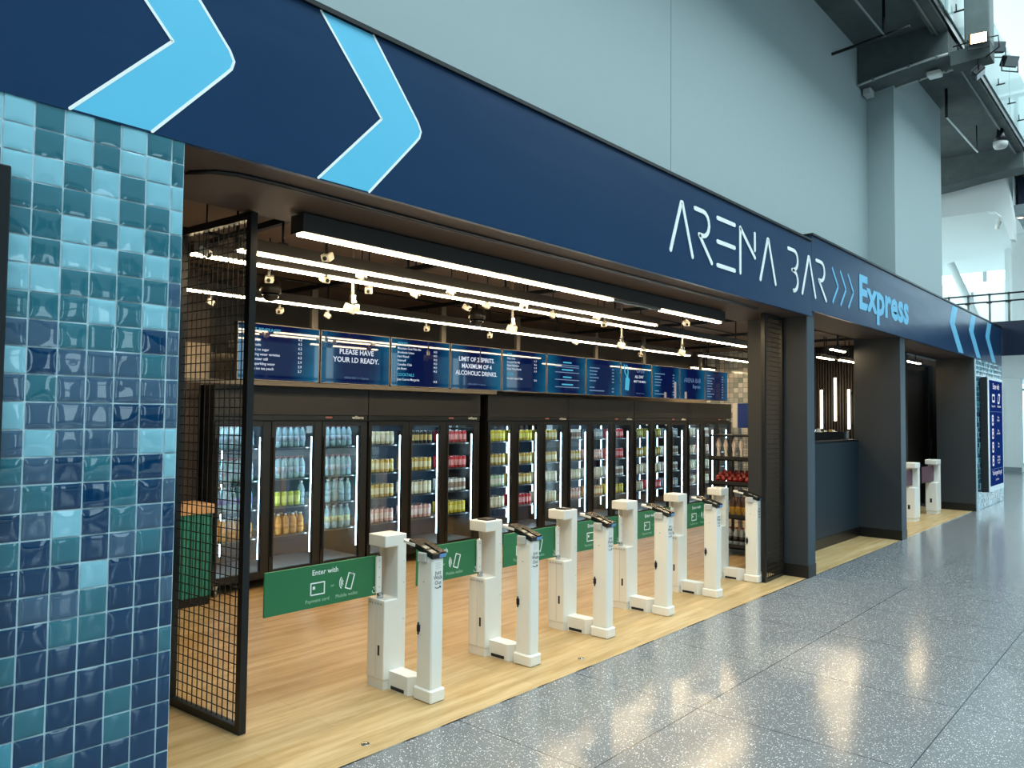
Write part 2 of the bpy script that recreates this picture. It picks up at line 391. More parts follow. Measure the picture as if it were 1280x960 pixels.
# shop shell
mb = MB(); mb.box((-4, 7.3, 0), (14.2, 7.5, 2.25), 'wall_beige'); mb.box((-4, 7.3, 2.25), (14.2, 7.5, 3), 'wall_dark'); struct('wall_back', mb)
mb = MB(); mb.box((-4.2, 3, 0), (-4, 7.5, 3), 'wall_brown'); struct('wall_left', mb)
mb = MB(); mb.box((14.0, 5.3, 0), (14.15, 7.5, 3), 'mosaic'); struct('wall_right', mb)
mb = MB(); mb.box((14.05, 3.62, 0), (14.15, 5.3, 3), 'slat_gap')
for i in range(34): y = 3.66+i*.048; mb.box((14.01, y, 1.2), (14.05, y+.019, 2.9), 'slat')
struct('wall_slatted', mb)
mb = MB(); mb.box((-4, 3.75, 2.95), (16.2, 7.5, 3.05), 'ceiling_dark'); struct('ceiling_shop', mb)
mb = MB(); mb.box((-4, FY+.031, 2.72), (8.0, 3.72, 2.78), 'soffit'); mb.box((-4, 3.72, 2.72), (8.0, 3.76, 2.96), 'soffit')
mb.box((8.0, FY+.031, 2.78), (16.2, 3.60, 2.84), 'soffit'); mb.box((8.0, 3.56, 2.78), (16.2, 3.60, 2.96), 'soffit'); struct('ceiling_soffit', mb)
mb = MB(); mb.box((2.2, 6.275, 1.902), (6.75, 6.32, 1.94), 'ledge'); struct('trim_4', mb)  # added plate under the screens, stands in for the lit wall behind
mb = MB(); mb.box((1.2, 6.75, 0), (3.28, 6.85, 1.93), 'wall_brown'); mb.box((1.2, 6.72, 1.93), (3.36, 6.85, 2.28), 'wall_beige'); mb.box((1.2, 6.75, 2.28), (3.36, 6.85, 2.95), 'wall_brown'); struct('wall_side', mb)
# dark portal walls
def portal(name, x0, x1, y1, extra=None):
    m = MB(); m.box((x0, 3.0, .13), (x1, y1, 2.80), 'portal'); m.box((x0+.001, 2.992, .13), (x1-.001, 3.0, 2.80), 'portal_front')
    m.box((x0-.006, 2.988, 0), (x1+.006, y1, .13), 'kick')
    if extra: extra(m)
    return struct(name, m)
portal('wall_jamb', 7.965, 8.17, 3.64)
portal('wall_jamb_1', 11.36, 11.6, 3.60)
def fr(m): pass
m = MB(); m.box((15.93, 2.96, .13), (15.998, 3.58, 2.80), 'portal'); m.box((15.92, 2.955, 0), (15.998, 3.58, .13), 'kick'); struct('wall_jamb_2', m)
m = MB(); m.box((8.17, 3.55, .13), (11.36, 3.62, 1.33), 'counter_dark'); m.box((8.17, 3.54, 0), (11.36, 3.62, .13), 'kick'); struct('wall_counter', m)
m = MB(); m.box((14.2, 4.12, 0), (18.5, 4.2, 2.9), 'lane_brown'); m.box((18.45, 3.25, 0), (18.55, 7.5, 3.6), 'wall_dark'); struct('wall_lane', m)

# ------------------------------------------------------------------ tiled wall ends
def wob(r): return 1.0
def tiled(name, x0, x1, z0, z1, y, pick, sub=5, pitch=.0945, side=None):
    m = MB(); m.box((x0, y+.0075, z0), (x1, y+.30, z1), 'grout')
    g = .0058; nz = int((z1-z0)/pitch)+1; x = x1; ci = 0
    first = .05
    xs = [x1]; xx = x1-first
    while xx > x0: xs.append(xx); xx -= pitch
    for ci in range(len(xs)-1):
        bx, ax = xs[ci]-g/2, xs[ci+1]+g/2
        for r in range(nz):
            tz = z1-r*pitch-g/2; bz = max(z0, z1-(r+1)*pitch+g/2)
            if tz-bz < .01: continue
            key = pick(ci, r)
            q = wob(r); tx, tz2 = R.uniform(-.012, .012)*q, R.uniform(-.016, .016)*q; dep = R.uniform(.0012, .0030); e = R.uniform(3.0, 8.0)
            ph, ph2, am = R.uniform(0, 6), R.uniform(0, 6), R.uniform(.0001, .0007)*q
            vs = []; n = sub
            for j in range(n+1):
                for i in range(n+1):
                    uu, vv = math.sin((i/n-.5)*PI*.92)/math.sin(.46*PI), math.sin((j/n-.5)*PI*.92)/math.sin(.46*PI)
                    h = dep*(1-abs(uu)**e)*(1-abs(vv)**e) + am*math.sin(2.6*uu+ph)*math.sin(2.3*vv+ph2)
                    X = (ax+bx)/2+uu*(bx-ax)/2; Z = (bz+tz)/2+vv*(tz-bz)/2
                    vs.append((X, y+.005-h+tx*(X-(ax+bx)/2)*2+tz2*(Z-(bz+tz)/2)*2, Z))
            fs = [(j*(n+1)+i, j*(n+1)+i+1, (j+1)*(n+1)+i+1, (j+1)*(n+1)+i) for j in range(n) for i in range(n)]
            m.add(vs, fs, key, True)
    return struct(name, m)
TOP = ['TTLTLTLLT', 'TLLTLTLLL', 'LLTLTLLTT', 'LTTLTTTLL', 'TTLTLTTTL', 'TLTLLTLTT']
KEYC = {'T': 'tile_teal', 'L': 'tile_light', 'N': 'tile_navy', 'S': 'tile_slate', 'A': 'tile_aqua'}
def pick_left(c, r):
    if r < 6 and c < 9: return KEYC[TOP[r][c]]
    if r < 8: return KEYC[R.choice('TTLNTLS')]
    if r < 13: return KEYC[R.choice('SSTNSTLS')]  # middle rows: window reflections painted as paler navy tiles
    if r < 19: return KEYC[R.choice('NNTNSTLN')]
    if r < 23: return KEYC[R.choice('NNTNNTNN')]
    return KEYC[R.choice('NNNNNNTNNNNNNA')]
tiled('wall_tile_left', -1.6, 1.352, 0, 2.72, FY, pick_left, 9)
tiled('wall_tile_right', 16.0, 18.6, 0, 2.84, FY, lambda c, r: KEYC[R.choice('LLAASTTS')] if r < 5 or r > 26 else KEYC[R.choice('TTASTLNT')], 5)  # paler tiles in the bottom rows paint in the bright floor's reflection
m = MB(); m.box((.66, 2.90, .55), (.752, 2.953, 2.46), 'black_metal', bevel=.004); o = m.build('wall_screen'); tag(o, 'black edge of a tall screen mounted on the blue tiled wall at far left', 'screen')

# ------------------------------------------------------------------ fascia sign
fs_ = thing('sign_fascia', 'long navy sign band above the shop front with white letters and light blue chevrons', 'sign', (0, FY, 2.72))
OF = (0, FY, 2.72)
SF = lambda u, v, t: (u, FY-.001-t, v)
m = MB(OF); m.box((-6, FY, 2.716), (8.0, FY+.03, 3.50), 'vinyl'); m.build('banner', fs_)
m = MB(OF); m.box((8.003, FY, 2.776), (18.6, FY+.03, 3.57), 'vinyl'); m.build('banner', fs_)
m = MB(OF); m.box((-6, FY-.015, 3.502), (8.0, 3.35, 3.525), 'black_metal'); m.box((8.0, FY-.015, 3.572), (18.6, 3.35, 3.595), 'black_metal'); m.build('cap_rail', fs_)
def big_chevron(dx):
    out = [(2.262, 3.497), (2.50, 3.215), (2.555, 3.15), (2.575, 3.11), (2.565, 3.075), (2.54, 3.045), (2.252, 2.722)]
    inn = [(1.965, 2.722), (2.32, 3.10), (1.962, 3.497)]
    poly = [(a+dx, b) for a, b in out+inn]
    m = MB(OF)
    # strip the concave shape into quads
    o_ = [(a+dx, b) for a, b in out]; i_ = [(a+dx, b) for a, b in (inn[2], inn[1], inn[0])]
    quads = [(o_[0], o_[1], i_[1], i_[0]), (o_[1], o_[2], i_[1]), (o_[2], o_[3], i_[1]), (o_[3], o_[4], i_[1]), (o_[4], o_[5], i_[1]), (o_[5], o_[6], i_[2], i_[1])]
    for q in quads: m.add([SF(u, v, .0006) for u, v in q], [tuple(range(len(q)))], 'sky_print')
    m.stroke(o_, .012, SF, .0014, 'print_white'); m.stroke(i_, .012, SF, .0014, 'print_white')
    return m.build('chevron', fs_)
big_chevron(0); big_chevron(-1.03); big_chevron(-2.06)
def arc(cx, cy, rx, ry, a0, a1, n=8): return [(cx+rx*math.cos(math.radians(a0+(a1-a0)*i/n)), cy+ry*math.sin(math.radians(a0+(a1-a0)*i/n))) for i in range(n+1)]
zt, zb, zm = 3.325, 2.925, 3.125
def A_(x0, x1): return [[(x0, zb), ((x0+x1)/2-.008, zt), ((x0+x1)/2+.008, zt), (x1, zb)]]
def R_(x): return [[(x, zt)]+arc(x+.135, zt-.10, .105, .10, 90, -90)+[(x+.07, zt-.2), (x+.285, zb)]]
letters = [A_(5.10, 5.44), R_(5.48), [[(5.87, z), (6.19, z)] for z in (zt, zm, zb)], [[(6.30, zb), (6.30, zt), (6.60, zm-.02)], [(6.60, zm+.05), (6.60, zt)]], A_(6.72, 7.06),
           [[(7.37, zt)]+arc(7.51, zt-.095, .10, .095, 90, -80)+[(7.47, zm)]+arc(7.50, zb+.095, .11, .10, 80, -90)+[(7.5, zb)]], A_(7.73, 8.09), R_(8.12)]
for L in letters:
    m = MB(OF)
    for st in L: m.stroke(st, .036, SF, .005, 'print_white')
    m.build('letter', fs_)
for i in range(3):
    x = 8.60+.26*i; m = MB(OF); m.stroke([(x, 3.32), (x+.19, 3.13), (x+.01, 2.93)], .034, SF, .002, 'sky_print_dim', caps=False); m.build('small_chevron', fs_)
m = MB(OF); text_faces(m, 'Express', 9.52, 2.985, .56, SF, 'sky_print_dim', .002, bold=.034, fit=2.12); m.build('lettering', fs_)
for i in range(3):
    x = 14.05+1.45*i; m = MB(OF)
    for a, b in (((x+.22, 3.55), (x, 3.25)), ((x, 3.25), (x+.62, 2.80))): m.prism([(a[0], a[1]), (b[0], b[1]), (b[0]+.38, b[1]), (a[0]+.38, a[1])], SF, 0, .0015, 'sky_print_dim')
    m.build('arrow_mark', fs_)

# ------------------------------------------------------------------ track on the soffit
m = MB(); pts = [(1.53, 3.3), (1.60, 3.2), (1.69, 3.155), (1.9, 3.14), (7.12, 3.14)]
for dy in (0, .03): m.tube([(x, y+dy, 2.714) for x, y in pts], .007, 'black_metal', 6)
o = m.build('ceiling_track'); tag(o, 'thin black curved track fixed along the underside of the shop soffit', 'track')

# ------------------------------------------------------------------ linear lamps
def linear_light(x0, x1, y, z, label, hh=.10, hw=.05, seg=None, dim=None):
    t = thing('linear_light', label, 'ceiling light', ((x0+x1)/2, y, z), 0, 'linear ceiling lights of the shop'); org = ((x0+x1)/2, y, z)
    m = MB(org); m.box((x0, y-hw, z+.012), (x1, y+hw, z+.012+hh), 'housing'); m.build('housing', t)
    for a, b in seg or [(x0, x1)]:
        m = MB(org); m.box((a+.01, y-.019, z), (b-.01, y+.019, z+.012), 'strip'); m.build('diffuser', t)
    if dim:
        m = MB(org); m.box((dim[0], y-.019, z), (dim[1], y+.019, z+.012), 'terminal_screen'); m.build('diffuser', t, label='unlit stretch of the lamp')
    for k in range(max(2, int((x1-x0)/1.2))):
        x = x0+.3+(x1-x0-.6)*k/max(1, int((x1-x0)/1.2)-1); m = MB(org); zt_ = 2.72 if y < 3.7 else 2.95
        m.tube([(x, y, z+hh+.01), (x, y, zt_)], .008, 'black_metal', 6); m.box((x-.03, y-.015, z+hh+.012), (x+.03, y+.015, z+hh+.03), 'black_metal'); m.build('hanger', t)
    return t
linear_light(2.24, 7.12, 3.55, 2.60, 'boxed black linear lamp nearest the front, hung along the soffit edge', .10, .06, [(2.24, 5.2), (5.95, 7.12)], (5.2, 5.95))
linear_light(2.24, 6.94, 4.18, 2.60, 'second black linear lamp from the front, ending before the right jamb', .07)
linear_light(2.11, 9.78, 4.50, 2.60, 'third black linear lamp from the front, running past the right jamb', .07)
linear_light(2.55, 10.70, 5.85, 2.60, 'long rear linear lamp just in front of the menu screens', .07)
linear_light(10.74, 13.3, 5.70, 2.60, 'short rear linear lamp near the grey mosaic wall', .05)
linear_light(12.04, 12.74, 4.36, 2.60, 'short linear lamp left of the pair seen through the kitchen hatch', .05)
linear_light(12.80, 13.6, 4.29, 2.60, 'short linear lamp right of the pair seen through the kitchen hatch', .05)
linear_light(13.4, 15.4, 3.72, 2.66, 'linear lamp above the white exit gates in the far lane', .05)
linear_light(12.7, 13.6, 6.9, 2.56, 'short linear lamp above the last fridge, close to the grey mosaic wall', .05)
linear_light(10.78, 11.34, 3.72, 2.60, 'single linear lamp above the pair seen through the kitchen hatch', .05)

# ceiling cameras
def cam_unit():
    t = thing('ceiling_camera', 'x', 'camera', (0, 0, 0), 0, 'small white ceiling cameras')
    m = MB(); m.box((-.035, -.03, -.03), (.035, .045, .025), 'camera_white', Matrix.Rotation(.5, 4, 'X'), bevel=.006); b = m.build('body', t)
    m = MB(); m.lathe([(.016, 0), (.016, .012), (.010, .014)], 'camera_dark', 10, Matrix.Rotation(.5, 4, 'X') @ Matrix.Rotation(PI/2, 4, 'X') @ Matrix.Translation((0, 0, .029))); m.build('lens', b)
    m = MB(); m.box((-.012, -.012, .02), (.012, .012, .075), 'steel'); m.build('bracket', t)
    m = MB(); m.tube([(0, 0, .07), (0, 0, .35)], .006, 'black_metal', 6); m.build('stem', t)
    return t
CAMS = [((2.63, 3.84), 'under the front lamp near its left end'), ((2.81, 4.79), 'just right of the left mesh screen post'), ((3.54, 4.62), 'below the third lamp, first beyond the left drop pole'),
        ((3.06, 4.48), 'over the third lamp, left of the left drop pole'), ((3.91, 4.51), 'on the third lamp above the second menu screen'), ((4.0, 4.20), 'on the second lamp above the second menu screen'),
        ((4.69, 4.48), 'on the third lamp near the dark dome camera'), ((4.67, 4.70), 'just behind the third lamp by the dome camera'), ((5.51, 4.42), 'on the third lamp right of the second drop pole'),
        ((4.89, 4.24), 'on the second lamp above the fourth menu screen'), ((7.78, 5.86), 'on the rear lamp above the sixth menu screen'), ((6.35, 4.43), 'on the third lamp left of the third drop pole'),
        ((8.97, 5.60), 'by the rear lamp above the eighth menu screen'), ((6.8, 3.75), 'under the right end of the front lamp'), ((2.1, 4.28), 'behind the wire of the left mesh screen, high up'),
        ((3.05, 6.10), 'behind the left mesh screen above the first menu screen'), ((3.69, 6.10), 'small one above the right half of the first menu screen'), ((4.17, 6.05), 'small one between the first and second menu screens'),
        ((5.45, 6.10), 'small one above the third menu screen'), ((6.38, 6.05), 'small one above the fourth menu screen'), ((9.69, 6.10), 'small one above the seventh menu screen'),
        ((5.9, 4.19), 'on the second lamp toward its right end'), ((3.16, 4.20), 'on the second lamp at the left drop pole')]
cproto = cam_unit(); cproto.scale = (.82, .82, .82)
for i, ((x, y), d) in enumerate(CAMS):
    lab = 'small white ceiling camera ' + d; rz = R.uniform(-1.2, 1.2)
    z = 2.585 if y < 5.9 else 2.57
    if i == 0: cproto.location = (x, y, z); cproto.rotation_euler[2] = rz; cproto['label'] = lab
    else: copy_tree(cproto, (x, y, z), lab, rz)
for i, (x, y, zl) in enumerate(((3.38, 4.60, 2.424), (5.36, 4.79, 2.47), (7.09, 4.71, 2.435), (8.24, 4.60, 2.43))):
    org = (x, y, 2.95); t = thing('drop_camera', 'white camera on a thin white drop pole, %s along the lamps' % ('nearest the left mesh screen', 'second from the left', 'third from the left', 'last on the right')[i], 'camera', org, 0, 'cameras on white drop poles')
    m = MB(org); m.tube([(x, y, 2.95), (x, y, zl+.06)], .011, 'camera_white', 8); m.build('drop_pole', t)
    m = MB(org); m.tube([(x, y, zl+.08), (x+.03, y, zl+.05), (x, y, zl+.02)], .012, 'chrome', 8); m.box((x-.02, y-.012, zl+.04), (x+.02, y+.012, zl+.10), 'chrome'); m.build('clamp', t)
    m = MB(org); m.box((-.035, -.05, -.03), (.035, .03, .03), 'camera_white', Matrix.Translation((x-.035, y, zl)) @ Matrix.Rotation(.7, 4, 'Z') @ Matrix.Rotation(.4, 4, 'X'), bevel=.006); m.build('body', t)
    m = MB(org); m.box((-.03, -.03, -.025), (.03, .03, .025), 'camera_white', Matrix.Translation((x+.04, y+.02, zl+.01)) @ Matrix.Rotation(-.6, 4, 'Z') @ Matrix.Rotation(.4, 4, 'X'), bevel=.006); m.build('body', t)
for i, (x, y) in enumerate(((3.21, 5.45), (5.4, 5.30))):
    org = (x, y, 2.95); t = thing('dome_camera', 'dark dome camera %s' % ('beside the left mesh screen post, above the first menu screen', 'hanging over the gap left of the fifth menu screen')[i], 'camera', org, 0, 'dark dome cameras')
    m = MB(org); m.tube([(x, y, 2.95), (x, y, 2.70)], .014, 'black_metal', 8); m.build('stem', t)
    m = MB(org); m.lathe([(.075, .70), (.085, .64), (.08, .60)], 'camera_dark', 16, None, (x, y, 2.0)); m.build('shroud', t)
    m = MB(org); m.lathe([(.07, .60), (.062, .57), (.04, .545), (.012, .535)], 'terminal_black', 16, None, (x, y, 2.0)); m.build('lens_dome', t)
# conduits under the shop ceiling
for i, (a, b, d) in enumerate((((-2, 3.9), (10, 3.9), 'front'), ((-2, 4.05), (10, 4.05), 'second'), ((-2, 5.1), (13.8, 5.1), 'middle'), ((-2, 6.3), (13.8, 6.3), 'rear'))):
    m = MB(); m.tube([(a[0], a[1], 2.90), (b[0], b[1], 2.90)], .014, 'black_metal', 6)
    o = m.build('ceiling_conduit'); tag(o, '%s dark conduit running lengthwise under the shop ceiling' % d, 'conduit')
for i in range(7):
    x = 2.6+1.6*i; m = MB(); m.box((x, 3.78, 2.86), (x+.04, 7.2, 2.90), 'matte_black'); o = m.build('ceiling_rail'); tag(o, 'dark rail crossing the shop ceiling, %s from the left mesh screen' % ORD[i+1], 'rail', 'dark rails across the shop ceiling')

# ------------------------------------------------------------------ mesh screens
def mesh_panel(p0, p1, z0, z1, label, post=.04, pitch=.05, name='mesh_screen'):
    p0 = Vector(p0); p1 = Vector(p1); d = p1-p0; L = d.length; ang = math.atan2(d.y, d.x)
    t = thing(name, label, 'screen', (p0.x, p0.y, 0), ang)
    h = .02
    m = MB(); m.box((0, -h, z0), (post, h, z1), 'black_metal'); m.build('upright', t)
    m = MB(); m.box((L-post, -h, z0), (L, h, z1), 'black_metal'); m.build('upright', t)
    m = MB(); m.box((post, -h, z0), (L-post, h, z0+post), 'black_metal'); m.build('cross_rail', t)
    m = MB(); m.box((post, -h, z1-post), (L-post, h, z1), 'black_metal'); m.build('cross_rail', t)
    m = MB(); n = round((L-2*post)/pitch); r = .0022
    for i in range(1, n): x = post+(L-2*post)*i/n; m.box((x-r, -r, z0+post), (x+r, r, z1-post), 'matte_black')
    nz = round((z1-z0-2*post)/pitch)
    for j in range(1, nz): z = z0+post+(z1-z0-2*post)*j/nz; m.box((post, -3*r, z-r), (L-post, -r, z+r), 'matte_black')
    m.build('wire_grid', t)
    return t
mesh_panel((2.06, 3.67), (2.0, 4.38), 0.002, 2.71, 'tall black wire mesh screen beside the blue tiled wall')
mesh_panel((7.44, 3.24), (7.955, 3.26), 0.002, 2.715, 'black wire mesh screen folded against the dark jamb right of the gates', .03)
mesh_panel((14.6, 4.02), (17.2, 4.02), 0.002, 2.75, 'closed wire mesh door at the back of the far exit lane', .05)
m = MB(); m.box((17.2, 3.99, 0), (17.5, 4.07, 2.75), 'matte_black'); o = m.build('lane_post'); tag(o, 'black upright panel beside the mesh door in the far lane', 'post')
m = MB(); m.box((17.3, 3.97, 1.0), (17.33, 3.99, 1.25), 'chrome'); o.name = 'door_post'; m.build('handle', o, label='bright steel pull handle')

# ------------------------------------------------------------------ gates
def soften(o, w_):
    b = o.modifiers.new('bevel', 'BEVEL'); b.width = w_; b.segments = 3; b.limit_method = 'ANGLE'
def icon_card(m, u, v, w, h, fn, key): m.stroke([(u, v), (u+w, v), (u+w, v+h), (u, v+h)], .007, fn, .0012, key, True); m.box  # outline
def panel_print(t, org, x0, y):
    fn = lambda u, v, t_: (x0+u, y-.0005-t_, v)
    m = MB(org); text_faces(m, 'Enter with', .385, .735, .042, fn, 'print_white', .0012, 'CENTER', .012); m.build('heading', t)
    m = MB(org); icon_card(m, .29, .625, .09, .065, fn, 'print_white'); m.prism([(.302, .655), (.318, .655), (.318, .672), (.302, .672)], fn, 0, .0012, 'print_white'); m.build('card_pictogram', t)
    m = MB(org); text_faces(m, 'or', .435, .652, .026, fn, 'print_green', .0012, 'CENTER'); m.build('caption', t)
    m = MB(org); ph = [(.525, .632), (.565, .618), (.59, .702), (.55, .716)]
    m.stroke(ph, .007, fn, .0012, 'print_white', True); m.stroke([(.560, .712), (.580, .706)], .009, fn, .0012, 'print_white')
    for k, rr in enumerate((.012, .022, .032)): m.stroke(arc(.512-.004*k, .665, rr*.6, rr*1.1, 110, 250, 5), .005, fn, .0012, 'print_white', caps=False)
    m.build('phone_pictogram', t)
    for tx, u in (('Payment card', .335), ('Mobile wallet', .535)): m = MB(org); text_faces(m, tx, u, .583, .029, fn, 'print_green', .0012, 'CENTER'); m.build('caption', t)
    m = MB(org); m.stroke(arc(.735, .578, .012, .012, 150, 400, 8), .0035, fn, .0012, 'print_white', caps=False); m.stroke([(.737, .605), (.737, .588), (.75, .588), (.757, .572)], .0035, fn, .0012, 'print_white', caps=False)
    m.stroke([(.728, .60), (.748, .603)], .0035, fn, .0012, 'print_white', caps=False); m.build('wheelchair_pictogram', t)
def gate(x, label, item=None, leaf=.60):
    org = (x, 3.45, 0); t = thing('entry_gate', label, 'gate', org, 0, 'white entry gates in a row')
    B = lambda name, a, b, key, bev=.006, par=None, lab=None: MB((0, 0, 0)).box(a, b, key, None, bev).build(name, par or t, label=lab)
    # cabinet behind (local coords around y=3.45)
    m = MB(); prof = [(-.055, .055), (.115, .055), (.115, .918), (-.055, .918), (-.055, .845), (.045, .845), (.045, .53), (-.055, .53)]
    m.prism(prof, lambda u, v, y_: (u, y_, v), .19, .35, 'gate_white'); cab = m.build('cabinet', t); soften(cab, .007)
    MB().box((-.050, .195, 0), (.110, .345, .056), 'gate_white').build('plinth', t)
    MB().box((-.0575, .262, .06), (-.054, .264, .52), 'gate_grey').build('seam', cab)
    MB().box((-.0575, .228, .20), (-.054, .243, .26), 'print_black').build('slot', cab, label='small black slot')
    m = MB()
    for k in range(5): m.box((-.0570, .21+.026*k, .500), (-.054, .228+.026*k, .512), 'gate_grey')
    m.build('vent', cab)
    for (yy, zz) in ((.1895, .75), (.1895, .62), (.1895, .40)):
        m = MB(); m.lathe([(.003, 0), (.003, .001)], 'steel', 6, Matrix.Translation((.095, yy, zz)) @ Matrix.Rotation(PI/2, 4, 'X')); m.build('screw', cab)
    m = MB(); m.lathe([(.020, .53), (.020, .555), (.013, .56), (.013, .845)], 'chrome', 12, None, (-.015, .28, 0)); piv = m.build('pivot', t)
    m = MB(); m.box((-.06, .262, .565), (-.018, .275, .785), 'gate_white', bevel=.002); m.box((-.06, .292, .565), (-.018, .304, .785), 'gate_white', bevel=.002)
    for zz in (.60, .66, .72, .76): m.lathe([(.003, 0), (.003, .002)], 'steel', 6, Matrix.Translation((-.038, .262, zz)) @ Matrix.Rotation(PI/2, 4, 'X'))
    m.build('hinge', t)
    # swing panel
    m = MB(); m.box((-leaf, .279, .552), (-.045, .289, .792), 'green_panel', bevel=.003); pn = m.build('swing_panel', t, label='green glass leaf with white pictograms')
    panel_print(pn, (0, 0, 0), -.80, .279)
    # linking foot and reader column
    m = MB(); poly = [(-.01, .19), (.09, .19), (.09, -.03), (.055, -.03), (-.01, .02)]
    m.prism(poly[::-1], lambda u, v, z: (u, v, z), .0, .108, 'gate_white'); ft = m.build('foot', t)
    MB().box((-.012, .05, .006), (-.009, .17, .026), 'print_black').build('slot', ft, label='black slot at floor level')
    B('column_base', (-.012, -.185, 0), (.102, -.03, .075), 'gate_white', .008)
    m = MB(); m.box((0, -.17, .07), (.092, -.042, .845), 'gate_white', bevel=.008)
    m.lathe([(.004, 0), (.004, .002)], 'steel', 8, Matrix.Translation((0, -.10, .68)) @ Matrix.Rotation(-PI/2, 4, 'Y'))
    col = m.build('column', t)
    fn = lambda u, v, t_: (.046+u, -.1705-t_, v)
    m = MB()
    for k, s_ in enumerate(('Just', 'Walk', 'Out')): text_faces(m, s_, 0, .728-.029*k, .031, fn, 'print_black', .001, 'CENTER', .004)
    m.stroke([(-.022, .655), (-.01, .649), (.008, .649), (.02, .656)], .004, fn, .001, 'print_black'); m.stroke([(.012, .658), (.021, .657), (.02, .649)], .004, fn, .001, 'print_black')
    for k in range(4): m.prism([(-.02, .76+.010*k), (.02, .76+.010*k), (.02, .7625+.010*k), (-.02, .7625+.010*k)], fn, 0, .0006, 'gate_grey')
    m.build('lettering', col)
    m = MB(); m.box((-.012, -.075, .39), (.001, -.055, .43), 'print_black', bevel=.002); m.box((-.012, -.07, .375), (-.006, -.062, .445), 'print_black'); m.build('latch', col, label='small black latch')
    # reader head tilted towards the hall
    T = Matrix.Translation((.046, -.07, .868)) @ Matrix.Rotation(.30, 4, 'X')
    m = MB(); m.prism([(-.052, -.115), (.054, -.115), (.054, .09), (.03, .105), (-.052, .105)], lambda u, v, z: (u, v, z), -.016, .014, 'terminal_black', T); hd = m.build('reader_head', t, label='black payment reader, tilted')
    m = MB(); m.box((-.042, -.095, .0141), (-.010, -.055, .0155), 'terminal_screen', T); m.box((-.042, -.035, .0141), (-.010, .0, .0155), 'terminal_screen', T); m.build('screen', hd)
    m = MB(); m.box((.004, -.112, .014), (.052, .03, .019), 'terminal_black', T); m.build('pad', hd)
    m = MB(); m.box((.002, -.1165, -.012), (.054, -.1145, .010), 'blue_led', T); m.build('light_bar', hd, label='pale blue light bar')
    m = MB(); m.prism([(-.06, .04), (-.052, .15), (-.03, .165), (.04, .12), (.045, .09)], lambda u, v, z: (u, v, z), .002, .018, 'gate_white', Matrix.Translation((.046, -.07, .868)) @ Matrix.Rotation(.12, 4, 'X')); m.build('wing', hd, label='white rear wing of the reader')
    m = MB(); m.box((-.018, -.13, .795), (.02, -.06, .85), 'gate_grey', bevel=.004); m.build('reader_mount', t)
    if item:
        m = MB(); m.box((x-.02, 3.66, .915), (x+.075, 3.76, .928), 'camera_dark', bevel=.004); m.box((x-.01, 3.67, .928), (x+.03, 3.72, .931), 'steel'); o = m.build('card_reader'); tag(o, item, 'device')
    return t
gl = ['nearest white entry gate, right of the tall mesh screen', 'second white entry gate from the left, dark device on its hood', 'third white entry gate from the left, dark device on its hood',
      'fourth white entry gate from the left', 'fifth white entry gate from the left', 'last white entry gate, beside the mesh screen at the jamb']
for i, lab in enumerate(gl):
    gate(3.0+.876*i, lab, {1: 'flat dark device lying on the hood of the second gate', 2: 'flat dark device lying on the hood of the third gate'}.get(i), (.80, .60)[i] if i < 2 else .65)
# exit lane gates
for i, (x, lab) in enumerate(((13.62, 'left white exit gate cabinet in the far lane'), (15.0, 'right white exit gate cabinet beside the far jamb'))):
    org = (x, 3.45, 0); t = thing('exit_gate', lab, 'gate', org, 0, 'white exit gates in the far lane')
    m = MB(); m.box((-.10, -.09, .05), (.2, .09, .55), 'gate_white', bevel=.008); m.box((-.09, -.08, 0), (.19, .08, .05), 'gate_white'); c = m.build('cabinet', t)
    MB().box((-.102, -.015, .2), (-.098, .02, .27), 'print_black').build('slot', c, label='small black slot')
    MB().box((.09, -.09, .55), (.2, .09, .88), 'gate_white', None, .006).build('spine', t)
    MB().box((-.10, -.095, .86), (.2, .095, .945), 'gate_white', None, .008).build('top_hood', t)
    MB().box((-.7, -.006, .57), (.09, .006, .84), 'purple', None, .003).build('swing_panel', t, label='dull purple leaf')

for x, y, d in ((2.42, 3.12, 'between the mesh screen and the first gate'), (4.25, 3.14, 'before the second gate')):
    m = MB(); m.lathe([(.022, 0), (.022, .003), (.016, .003), (.014, .001)], 'chrome', 16); o = m.build('floor_stud', None, (x, y, .0005)); tag(o, 'small round metal stud in wood floor ' + d, 'stud')
